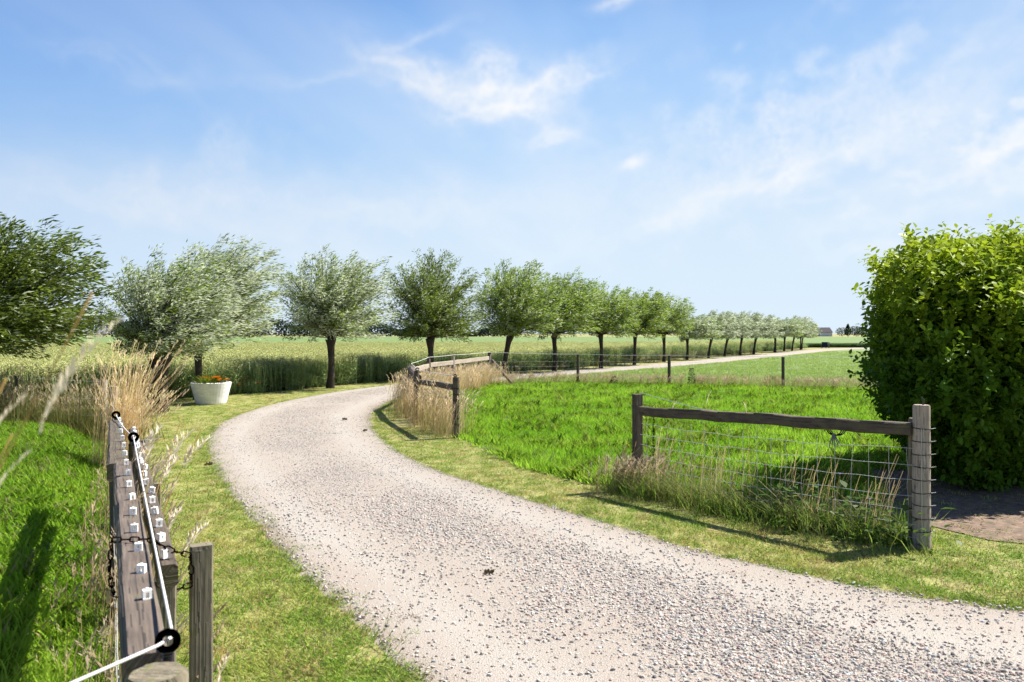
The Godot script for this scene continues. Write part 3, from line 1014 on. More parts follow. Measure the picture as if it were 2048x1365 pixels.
# ---------------------------------------------------------------- trees
func willow(called: String, x: float, z: float, o: Dictionary, label: String, proto := {}) -> Dictionary:
	var t := thing(called, P(x, z), label, "tree", "pollard willows along the drive")
	if proto:
		obj("trunk", proto.trunk, mat.bark, t)
		obj("branches", proto.branches, mat.bark, t)
		tag(obj("crown", proto.crown, mat.leaf, t), "", "", "", "stuff")
		t.rotation.y = o.turn
		t.scale = o.scale
		return proto
	var r := RandomNumberGenerator.new()
	r.seed = o.seed
	var hh: float = o.head
	var lean: Vector3 = Vector3(r.randf_range(-0.06, 0.10), 0, r.randf_range(-0.06, 0.06)) + o.get("lean", Vector3.ZERO)
	var head := Vector3(lean.x, hh, lean.z)
	var trunk := MB.new()
	var pts := []
	var radii := []
	for i in 9:
		var k := i / 8.0
		pts.append(Vector3(lean.x * k * k + sin(k * 4.0) * 0.03, hh * k - 0.02, lean.z * k))
		radii.append(o.girth * (1.28 - 0.4 * minf(k * 2.5, 1.0)) * (1.0 + (0.75 * pow(k, 7.0))))
	trunk.tube(pts, radii, 12, Color.WHITE, true, 0.10, o.seed)
	# the pollard head: a fist of knobs
	for i in 7:
		var d: Vector3 = Vector3(r.randf_range(-1, 1), r.randf_range(-0.2, 0.8), r.randf_range(-1, 1)).normalized() * o.girth * 1.1
		trunk.tube([head + d * 0.1, head + d * 0.7, head + d * 1.15], [o.girth * 0.85, o.girth * 0.75, o.girth * 0.35], 7, Color.WHITE, true, 0.15, o.seed + i)
	var branches := MB.new()
	var crown := MB.new()
	var c: Vector3 = Vector3(o.ox, o.cy, 0.0)
	var rx: float = o.rx
	var ry: float = o.ry
	var silver: float = o.silver
	var shoots: int = o.shoots
	var fresh: float = o.get("bright", 1.0)
	var dark := Color(0.15, 0.225, 0.038) * fresh
	var mid := Color(0.37, 0.49, 0.08) * fresh
	var pale := Color(0.82, 0.90, 0.64)
	for i in shoots:
		var u := r.randf_range(-0.8, 1.0)
		var a := r.randf() * TAU
		var w := sqrt(maxf(0.0, 1.0 - u * u))
		var dir := Vector3(cos(a) * w, u, sin(a) * w)
		var far := pow(r.randf(), 0.42) * r.randf_range(0.9, 1.07)
		if dir.y > 0.45 and r.randf() < 0.3:
			far *= r.randf_range(1.0, 1.16)
		var tip := c + Vector3(dir.x * rx, dir.y * ry, dir.z * rx) * far
		var ctrl := head.lerp(tip, 0.5) + Vector3(0, (0.20 if dir.y > 0.1 else 0.06) * (tip - head).length(), 0)
		if dir.y < -0.1:
			tip.y -= 0.12
		var n := 7
		var prev := head
		var line := [head]
		for k in n:
			var q := (k + 1.0) / n
			var p := head.lerp(ctrl, q).lerp(ctrl.lerp(tip, q), q)
			p.x += 0.22 * q * q * q * o.wind
			line.append(p)
		if i % 5 == 0:
			branches.tube([line[0], line[2], line[4], line[6]], [0.026, 0.020, 0.013, 0.006], 5, Color.WHITE, false)
		elif i % 2 == 0:
			branches.tube([line[0], line[3], line[6]], [0.011, 0.008, 0.004], 4, Color.WHITE, false)
		var tone := r.randf_range(0.75, 1.25)
		var sheen := clampf(silver * r.randf_range(0.4, 1.6), 0.0, 0.9)
		var total: int = o.leaves
		for k in total:
			var q := 0.24 + 0.76 * sqrt(r.randf())
			var f := q * n
			var j := mini(int(f), n - 1)
			var p: Vector3 = line[j].lerp(line[j + 1], f - j)
			var tang: Vector3 = (line[j + 1] - line[j]).normalized()
			var spread := 0.17 * (1.15 - q * 0.6)
			p += Vector3(r.randf_range(-1, 1), r.randf_range(-1, 0.8), r.randf_range(-1, 1)) * spread
			var e := r.randf() * TAU
			var along: Vector3 = (tang * 0.75 + Vector3(cos(e) * 0.65 + 0.45 * o.wind, r.randf_range(-0.65, 0.35), sin(e) * 0.65)).normalized()
			var side := along.cross(Vector3(r.randf_range(-1, 1), r.randf_range(-1, 1), r.randf_range(-1, 1))).normalized()
			var col: Color = dark.lerp(mid, r.randf()) * tone
			if r.randf() < sheen:
				col = pale * r.randf_range(0.6, 1.1)
			crown.leaf(p, along, side, r.randf_range(0.08, 0.14) * o.leaf, r.randf_range(0.018, 0.029) * o.leaf, 0.003, col)
	var made := {"trunk": trunk.mesh(), "branches": branches.mesh(), "crown": crown.mesh()}
	obj("trunk", made.trunk, mat.bark, t)
	obj("branches", made.branches, mat.bark, t)
	tag(obj("crown", made.crown, mat.leaf, t), "", "", "", "stuff")
	return made


func plant_trees() -> void:
	# head: height of the pollard head; cy, rx, ry: the crown; ox: how far the wind has pushed it
	willow("willow_tree", -8.9, 13.2, {"bright": 0.62, "seed": 1, "head": 1.45, "girth": 0.16, "ox": 0.1, "cy": 2.42, "rx": 2.05, "ry": 1.32, "silver": 0.10, "shoots": 380, "leaves": 92, "wind": 1.0, "leaf": 1.15}, "dark green willow cut off by the left edge of the picture")
	willow("willow_tree", -7.45, 16.8, {"seed": 2, "head": 1.2, "girth": 0.17, "ox": 0.1, "cy": 2.22, "rx": 1.6, "ry": 1.18, "silver": 0.62, "shoots": 320, "leaves": 85, "wind": 1.5, "leaf": 1.0}, "silvery willow with the stout dark trunk behind the straw clump")
	willow("willow_tree", -7.85, 19.9, {"seed": 3, "head": 1.45, "girth": 0.095, "ox": 0.55, "cy": 2.72, "rx": 1.55, "ry": 1.42, "silver": 0.7, "shoots": 320, "leaves": 85, "wind": 1.6, "leaf": 1.05}, "silvery wind-blown willow whose thin trunk stands behind the white flower tub")
	willow("willow_tree", -5.5, 24.1, {"seed": 4, "head": 1.5, "girth": 0.105, "ox": -0.1, "cy": 2.78, "rx": 2.0, "ry": 1.5, "silver": 0.58, "shoots": 340, "leaves": 85, "wind": 1.3, "leaf": 1.1, "lean": Vector3(-0.05, 0, 0)}, "broad grey-green willow standing alone right of the white tub, its whole trunk in view")
	willow("willow_tree", -2.94, 28.6, {"bright": 0.8, "seed": 5, "head": 1.5, "girth": 0.11, "ox": 0.05, "cy": 2.85, "rx": 2.1, "ry": 1.85, "silver": 0.14, "shoots": 340, "leaves": 85, "wind": 0.5, "leaf": 1.2}, "big dark green willow with drooping twigs behind the bend of the rail fence")
	willow("willow_tree", -0.35, 31.6, {"bright": 1.3, "seed": 6, "head": 1.55, "girth": 0.10, "ox": 0.45, "cy": 2.95, "rx": 2.0, "ry": 1.65, "silver": 0.22, "shoots": 350, "leaves": 80, "wind": 0.9, "leaf": 1.3, "lean": Vector3(0.22, 0, 0)}, "green willow with a leaning trunk behind the braced corner post")
	willow("willow_tree", 1.85, 34.8, {"bright": 1.3, "seed": 7, "head": 1.6, "girth": 0.095, "ox": 0.3, "cy": 2.85, "rx": 1.95, "ry": 1.6, "silver": 0.16, "shoots": 340, "leaves": 75, "wind": 0.9, "leaf": 1.35}, "green willow left of the first post of the wire fence")
	var a := willow("willow_tree", 4.25, 38.1, {"bright": 1.3, "seed": 8, "head": 1.6, "girth": 0.09, "ox": 0.1, "cy": 2.7, "rx": 1.9, "ry": 1.45, "silver": 0.18, "shoots": 270, "leaves": 70, "wind": 0.9, "leaf": 1.4}, "green willow just right of the first post of the wire fence")
	var b := willow("willow_tree", 6.5, 42.4, {"bright": 1.3, "seed": 9, "head": 1.6, "girth": 0.085, "ox": 0.15, "cy": 2.67, "rx": 1.95, "ry": 1.42, "silver": 0.16, "shoots": 260, "leaves": 70, "wind": 0.9, "leaf": 1.5}, "green willow midway between the first two posts of the wire fence")
	willow("willow_tree", 8.95, 47.0, {"turn": 0.35, "scale": Vector3(0.97, 0.99, 0.97)}, "last tall green willow before the smaller silvery ones", a)
	var s := willow("willow_tree", 11.1, 50.6, {"bright": 1.3, "seed": 10, "head": 1.42, "girth": 0.085, "ox": 0.45, "cy": 2.05, "rx": 1.75, "ry": 0.88, "silver": 0.6, "shoots": 180, "leaves": 60, "wind": 1.3, "leaf": 1.6}, "first small willow of the silvery group, low and pressed to the right")
	var s2 := willow("willow_tree", 13.5, 54.8, {"seed": 12, "head": 1.42, "girth": 0.085, "ox": 0.45, "cy": 2.2, "rx": 1.75, "ry": 1.08, "silver": 0.85, "shoots": 180, "leaves": 60, "wind": 1.3, "leaf": 1.7, "lean": Vector3(0.2, 0, 0)}, "silvery small willow with the slanting trunk")
	willow("willow_tree", 15.6, 58.5, {"turn": -0.3, "scale": Vector3(1.0, 1.0, 1.0)}, "silvery small willow right of the one with the slanting trunk", s2)
	willow("willow_tree", 17.5, 61.2, {"turn": 0.5, "scale": Vector3(1.05, 1.04, 1.05)}, "silvery small willow, fourth of the small ones counted from the left", s2)
	willow("willow_tree", 19.45, 64.2, {"turn": 0.25, "scale": Vector3(1.1, 1.0, 1.1)}, "widest silvery small willow, left of the gap in the small trees", s2)
	willow("willow_tree", 23.4, 71.0, {"turn": 0.1, "scale": Vector3(1.2, 1.08, 1.2)}, "small willow right of the gap, greener than its left neighbour", s)
	willow("willow_tree", 25.6, 75.0, {"turn": 0.6, "scale": Vector3(1.05, 1.05, 1.05)}, "fourth small willow from the far right end of the row", s)
	willow("willow_tree", 27.4, 78.0, {"turn": -0.4, "scale": Vector3(1.0, 1.05, 1.0)}, "third small willow from the far right end of the row", s2)
	willow("willow_tree", 29.6, 81.8, {"turn": 0.2, "scale": Vector3(0.85, 0.97, 0.85)}, "last but one small willow at the far right end of the row", s)
	willow("willow_tree", 30.9, 85.0, {"turn": 0.45, "scale": Vector3(0.8, 0.95, 0.8)}, "last small willow at the far right end of the row, left of the barn", s2)


# ---------------------------------------------------------------- the leafy bush on the right
func oval_leaf(m: MB, p: Vector3, along: Vector3, side: Vector3, length: float, width: float, col: Color) -> void:
	var up := side.cross(along).normalized()
	var k := m.v.size()
	var droop := -up * length * 0.12
	m.vert(p, up, col)
	m.vert(p + along * length * 0.35 + side * width * 0.46 + up * width * 0.14, up, col)
	m.vert(p + along * length * 0.72 + side * width * 0.36 + up * width * 0.08 + droop * 0.5, up, col)
	m.vert(p + along * length + droop, up, col)
	m.vert(p + along * length * 0.72 - side * width * 0.36 + up * width * 0.08 + droop * 0.5, up, col)
	m.vert(p + along * length * 0.35 - side * width * 0.46 + up * width * 0.14, up, col)
	m.vert(p + along * length * 0.5 + droop * 0.2, up, col)
	m.ix.append_array([k, k + 6, k + 1, k + 1, k + 6, k + 2, k + 2, k + 6, k + 3, k + 3, k + 6, k + 4, k + 4, k + 6, k + 5, k + 5, k + 6, k])


func bush_radius(dir: Vector3, f: FastNoiseLite) -> Vector3:
	# a clipped hedge end gone shaggy: boxy, shoulders full, drawn in towards the foot
	var e := 3.6
	var q := dir / pow(pow(absf(dir.x), e) + pow(absf(dir.y), e) + pow(absf(dir.z), e), 1.0 / e)
	var k := 1.0 + f.get_noise_3d(dir.x * 2.2, dir.y * 2.2, dir.z * 2.2) * 0.2
	var p := Vector3(q.x * 1.56, q.y * 1.27, q.z * 1.5) * k
	if p.y < -0.15:
		var tuck := 1.0 - 0.28 * clampf((-p.y - 0.15) / 0.9, 0.0, 1.0)
		p.x *= tuck
		p.z *= tuck
	p.x -= p.z * 0.42   # its left flank runs back and to the right
	p.z -= p.x * 0.33
	return p


func grow_bush() -> void:
	var r := RandomNumberGenerator.new()
	r.seed = 701
	var f := FastNoiseLite.new()
	f.seed = 4
	f.frequency = 0.8
	var t := thing("leafy_bush", P(5.62, 9.35), "large leafy hedge bush behind the thick wired post, bright yellow-green on top", "bush")
	var mid := Vector3(0, 1.31, 0)
	var wood_m := MB.new()
	for i in 16:
		var a := r.randf() * TAU
		var root := Vector3(cos(a) * r.randf() * 0.9, -0.02, sin(a) * r.randf() * 0.6)
		var tip := mid + Vector3(cos(a) * r.randf_range(0.5, 1.7), r.randf_range(-0.4, 0.8), sin(a) * r.randf_range(0.3, 1.2))
		var m1 := root.lerp(tip, 0.4) + Vector3(0, 0.25, 0)
		wood_m.tube([root, m1, tip], [0.028, 0.02, 0.008], 6, Color.WHITE, false, 0.1, i)
	obj("branches", wood_m.mesh(), mat.bark, t)
	var rest := MB.new()
	var shown := []
	for i in 8600:
		var u := r.randf_range(-0.98, 1.0)
		var a := r.randf() * TAU
		var w := sqrt(1.0 - u * u)
		var dir := Vector3(cos(a) * w, u, sin(a) * w)
		var shell := r.randf_range(0.80, 1.02) if i > 2400 else pow(r.randf(), 0.5) * 0.85
		var p := mid + bush_radius(dir, f) * shell
		if p.y < 0.05:
			continue
		var out := (dir + Vector3(0, 0.55, 0)).normalized()
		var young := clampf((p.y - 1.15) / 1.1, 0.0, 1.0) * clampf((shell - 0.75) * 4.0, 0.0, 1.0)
		var shoot := out.lerp(Vector3(r.randf_range(-1, 1), r.randf_range(-0.4, 1), r.randf_range(-1, 1)), 0.45).normalized()
		var len_s := r.randf_range(0.07, 0.20) if r.randf() > 0.08 * (1.0 + young * 2.5) else r.randf_range(0.2, 0.36)
		var count := 5 + int(len_s * 26.0)
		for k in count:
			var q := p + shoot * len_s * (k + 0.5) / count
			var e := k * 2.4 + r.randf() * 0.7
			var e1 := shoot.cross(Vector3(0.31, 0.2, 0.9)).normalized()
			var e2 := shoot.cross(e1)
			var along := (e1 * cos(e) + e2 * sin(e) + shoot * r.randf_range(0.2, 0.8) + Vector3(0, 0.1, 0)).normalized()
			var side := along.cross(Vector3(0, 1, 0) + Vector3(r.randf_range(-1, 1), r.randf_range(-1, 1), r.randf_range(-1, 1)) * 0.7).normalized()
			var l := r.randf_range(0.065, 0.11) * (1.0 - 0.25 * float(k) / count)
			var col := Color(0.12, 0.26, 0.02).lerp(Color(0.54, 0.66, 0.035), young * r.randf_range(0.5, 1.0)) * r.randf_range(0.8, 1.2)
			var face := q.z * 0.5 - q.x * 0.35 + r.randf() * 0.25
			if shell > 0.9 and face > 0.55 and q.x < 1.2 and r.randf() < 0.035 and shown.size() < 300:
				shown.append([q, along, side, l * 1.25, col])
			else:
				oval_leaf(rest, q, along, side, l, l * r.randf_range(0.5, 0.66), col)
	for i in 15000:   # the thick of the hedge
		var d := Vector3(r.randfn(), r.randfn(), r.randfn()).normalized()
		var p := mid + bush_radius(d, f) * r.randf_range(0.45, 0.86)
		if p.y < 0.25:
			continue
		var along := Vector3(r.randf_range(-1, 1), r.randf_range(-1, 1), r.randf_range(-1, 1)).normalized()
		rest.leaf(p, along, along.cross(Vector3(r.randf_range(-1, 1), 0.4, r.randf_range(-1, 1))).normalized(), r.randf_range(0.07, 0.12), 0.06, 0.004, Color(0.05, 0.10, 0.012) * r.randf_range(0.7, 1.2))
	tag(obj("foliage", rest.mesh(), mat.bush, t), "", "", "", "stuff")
	# the leaves that show largest, each its own
	var kinds := []
	for k in 6:
		var one := MB.new()
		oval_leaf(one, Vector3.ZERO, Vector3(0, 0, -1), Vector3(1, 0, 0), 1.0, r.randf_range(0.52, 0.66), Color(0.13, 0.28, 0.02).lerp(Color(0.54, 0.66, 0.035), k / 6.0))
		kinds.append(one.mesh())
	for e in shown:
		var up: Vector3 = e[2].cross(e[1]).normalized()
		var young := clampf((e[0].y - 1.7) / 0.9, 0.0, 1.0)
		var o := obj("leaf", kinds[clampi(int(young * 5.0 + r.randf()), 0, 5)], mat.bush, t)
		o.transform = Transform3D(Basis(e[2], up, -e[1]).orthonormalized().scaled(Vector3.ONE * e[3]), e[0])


# ---------------------------------------------------------------- fences
func post(parent: Node, a: Vector3, height: float, radius: float, material: Material, seedv: int, lean := Vector3.ZERO) -> void:
	var m := MB.new()
	var r := RandomNumberGenerator.new()
	r.seed = seedv
	var pts := []
	var radii := []
	for i in 7:
		var k := i / 6.0
		pts.append(a + Vector3(lean.x * k, -0.1 + (height + 0.1) * k, lean.z * k))
		radii.append(radius * (1.04 - 0.06 * k))
	pts.append(a + lean + Vector3(0, height + 0.008, 0))
	radii.append(radius * 0.86)
	m.tube(pts, radii, 14, Color.WHITE, true, 0.035, seedv)
	obj("post", m.mesh(), material, parent)


func board_post(parent: Node, a: Vector3, height: float, w: float, d: float, material: Material, seedv: int) -> void:
	var m := MB.new()
	m.beam(a + Vector3(0, -0.1, 0), a + Vector3(0, height, 0), w, d, 6, Color.WHITE, 0.006, 0.0015, seedv, Vector3(0.45, 0, 0.9))
	obj("post", m.mesh(), material, parent)


func wire(parent: Node, called: String, pts: Array, radius: float, material: Material, sides := 4) -> void:
	var m := MB.new()
	var radii := []
	for p in pts:
		radii.append(radius)
	m.tube(pts, radii, sides, Color.WHITE, true)
	obj(called, m.mesh(), material, parent)


func sag(a: Vector3, b: Vector3, drop: float, parts: int, wob := 0.0, seedv := 0) -> Array:
	var r := RandomNumberGenerator.new()
	r.seed = seedv
	var out := []
	for i in parts + 1:
		var k := float(i) / parts
		out.append(a.lerp(b, k) + Vector3(r.randf_range(-1, 1) * wob, -4.0 * drop * k * (1.0 - k) + r.randf_range(-1, 1) * wob, r.randf_range(-1, 1) * wob))
	return out


func ring_insulator(parent: Node, at: Vector3, axis: Vector3, size: float) -> void:
	var m := MB.new()
	m.torus(at, axis, size, size * 0.42, 20, 10, Color.WHITE)
	for k in 4:   # the ribbed neck that screws into the wood
		m.tube([at - Vector3(0, size * (1.15 + k * 0.32), 0), at - Vector3(0, size * (1.38 + k * 0.32), 0)], [size * 0.62, size * 0.5], 12, Color.WHITE)
	obj("ring_insulator", m.mesh(), mat.black, parent)


func clip_mesh() -> ArrayMesh:
	# a white nail-on insulator: two cheeks under a bridge
	var m := MB.new()
	m.box(Vector3(0, 0.003, 0), Vector3(0.026, 0.006, 0.022), Color.WHITE)
	m.box(Vector3(-0.009, 0.015, 0), Vector3(0.008, 0.018, 0.02), Color.WHITE)
	m.box(Vector3(0.009, 0.015, 0), Vector3(0.008, 0.018, 0.02), Color.WHITE)
	m.box(Vector3(0, 0.0275, 0), Vector3(0.026, 0.007, 0.02), Color.WHITE)
	m.tube([Vector3(0, 0.031, 0), Vector3(0, 0.036, 0)], [0.005, 0.004], 8, Color.WHITE)
	return m.mesh()


func near_fence() -> void:
	var t := thing("rail_fence", P(-0.74, 1.66), "near rail fence at the left with white clips along its weathered top", "fence")
	var o := P(-0.74, 1.66)
	post(t, Vector3.ZERO, 0.938, 0.062, mat.mossy_wood, 301)
	post(t, P(-2.18, 4.42) - o, 0.83, 0.05, mat.old_wood, 302)
	post(t, P(-3.27, 6.6) - o, 0.93, 0.05, mat.old_wood, 303)
	post(t, P(-5.0, 10.0) - o, 0.98, 0.055, mat.pale_wood, 304)
	board_post(t, P(-2.72, 5.72) - o, 0.86, 0.06, 0.06, mat.old_wood, 305)
	var m := MB.new()
	m.beam(P(-0.80, 1.74, 0.895) - o, P(-2.13, 4.36, 0.895) - o, 0.092, 0.11, 10, Color.WHITE, 0.012, 0.003, 311)
	obj("rail", m.mesh(), mat.grey_wood, t)
	m = MB.new()
	m.beam(P(-2.17, 4.38, 0.885) - o, P(-3.26, 6.55, 0.895) - o, 0.10, 0.10, 8, Color.WHITE, 0.012, 0.003, 312)
	obj("rail", m.mesh(), mat.old_wood, t)
	# netting behind the rails, seen edge on
	for k in 4:
		var y := 0.12 + k * 0.2
		wire(t, "wire", sag(P(-0.80, 1.66, y) - o, P(-3.32, 6.6, y) - o, 0.02, 12, 0.004, k), 0.0014, mat.wire)
	wire(t, "wire", sag(P(-3.3, 6.6, 0.8) - o, P(-5.0, 10.0, 0.9) - o, 0.02, 6, 0.004, 9), 0.0014, mat.wire)
	ring_insulator(t, P(-0.745, 1.725, 0.985) - o, Vector3(0.25, 0.1, 0.95), 0.019)
	ring_insulator(t, P(-2.47, 5.2, 0.975) - o, Vector3(0.4, 0.1, 0.9), 0.024)
	ring_insulator(t, P(-3.24, 6.52, 0.985) - o, Vector3(0.4, 0.1, 0.9), 0.024)
	var clip := clip_mesh()
	var r := RandomNumberGenerator.new()
	r.seed = 33
	for k in 15:
		var q := k / 14.0
		var c := obj("clip", clip, mat.white, t)
		var z := 2.1 + 4.3 * q * (0.72 + 0.28 * q)
		c.position = P(-0.81 - (z - 1.74) * 0.509 + 0.028 + r.randf_range(-0.006, 0.006), z, 0.95) - o
		c.rotation = Vector3(0, 0.45 + r.randf_range(-0.4, 0.4), 0)
		c.scale = Vector3.ONE * 0.85
	# the rope that runs through the rings
	var rope := MB.new()
	var pts := sag(P(-1.26, 0.6, 0.98), P(-0.755, 1.70, 0.985), 0.0, 3)
	pts.append_array(sag(P(-0.745, 1.75, 0.985), P(-2.47, 5.2, 0.975), 0.006, 12))
	pts.append_array(sag(P(-2.48, 5.22, 0.975), P(-3.24, 6.52, 0.985), 0.02, 8))
	var radii := []
	for p in pts:
		radii.append(0.0038)
	rope.tube(pts, radii, 8, Color.WHITE, true, 0.05, 2)
	tag(obj("fence_rope", rope.mesh(), mat.rope), "grey-white electric rope threaded through black rings above the near rail", "rope")
	# a loose pole lies beside the rail, on brackets of the board posts
	var s := thing("slip_rail", P(-1.13, 2.62), "loose thinner pole with white clips chained beside the near rail", "pole")
	var so := P(-1.13, 2.62)
	m = MB.new()
	m.beam(P(-1.13, 2.62, 0.855) - so, P(-3.0, 6.3, 0.865) - so, 0.062, 0.075, 12, Color.WHITE, 0.010, 0.003, 321)
	obj("pole", m.mesh(), mat.old_wood, s)
	for k in 17:
		var q := (k + 0.3) / 17.0
		var c := obj("clip", clip, mat.white, s)
		c.position = P(-1.13 - 1.87 * q + r.randf_range(-0.008, 0.008), 2.62 + 3.68 * q, 0.894 + 0.008 * q) - so
		c.rotation = Vector3(0, r.randf_range(-0.9, 1.2), r.randf_range(-0.25, 0.25))
		c.scale = Vector3.ONE * 0.92
	var b := thing("fence_post", P(-1.085, 2.78), "square grey board post right of the chained pole, nearest the drive", "post")
	board_post(b, Vector3.ZERO, 0.915, 0.075, 0.05, mat.mossy_wood, 331)
	b = thing("fence_post", P(-1.16, 2.66), "short mossy stub post under the near end of the chained pole", "post")
	board_post(b, Vector3.ZERO, 0.815, 0.07, 0.07, mat.mossy_wood, 332)
	b = thing("fence_post", P(-1.85, 4.1), "squat grey post beside the middle of the chained pole", "post")
	board_post(b, Vector3.ZERO, 0.88, 0.08, 0.05, mat.mossy_wood, 333)
	b = thing("fence_post", P(-2.62, 5.62), "farthest short grey post beside the chained pole", "post")
	board_post(b, Vector3.ZERO, 0.90, 0.06, 0.05, mat.grey_wood, 334)
	# the chain
	var ch := thing("chain", P(-1.25, 2.66, 0.9), "rusty chain looped round the near rail and the loose pole", "chain")
	var link := MB.new()
	link.torus(Vector3.ZERO, Vector3(0, 1, 0), 0.008, 0.0028, 10, 5, Color.WHITE, Vector3(0.008, 0, 0))
	var lm := link.mesh()
	var path := [P(-1.345, 2.66, 0.86), P(-1.335, 2.66, 0.962), P(-1.22, 2.67, 0.962), P(-1.14, 2.69, 0.915), P(-1.09, 2.70, 0.90), P(-1.085, 2.70, 0.80), P(-1.22, 2.68, 0.76), P(-1.33, 2.66, 0.78)]
	var n := 0
	for i in path.size():
		var pa: Vector3 = path[i]
		var pb: Vector3 = path[(i + 1) % path.size()]
		var steps := maxi(1, int((pb - pa).length() / 0.026))
		for k in steps:
			var o2 := obj("link", lm, mat.rust, ch)
			var x := (pb - pa).normalized()
			var y := x.cross(Vector3(0.1, 0.2, 0.9)).normalized()
			var bas := Basis(x, y, x.cross(y))
			if n % 2:
				bas = bas.rotated(x, PI / 2)
			o2.transform = Transform3D(bas, pa.lerp(pb, (k + 0.5) / steps) - P(-1.25, 2.66, 0.9))
			n += 1


func left_far_fence() -> void:
	var t := thing("wire_fence", P(-6.4, 12.5), "wire fence across the back of the left pasture, half hidden in brown grass", "fence")
	var o := P(-6.4, 12.5)
	post(t, Vector3.ZERO, 0.92, 0.05, mat.pale_wood, 341)
	post(t, P(-8.5, 13.7) - o, 0.92, 0.05, mat.grey_wood, 342)
	post(t, P(-11.4, 15.1) - o, 0.92, 0.05, mat.grey_wood, 343)
	for y in [0.9, 0.62, 0.35]:
		wire(t, "wire", sag(P(-5.0, 10.0, y) - o, P(-6.4, 12.5, y) - o, 0.01, 4), 0.003, mat.wire)
		wire(t, "wire", sag(P(-6.4, 12.5, y) - o, P(-8.5, 13.7, y + 0.01) - o, 0.015, 6), 0.003, mat.wire)
		wire(t, "wire", sag(P(-8.5, 13.7, y + 0.01) - o, P(-11.4, 15.1, y) - o, 0.015, 6), 0.003, mat.wire)


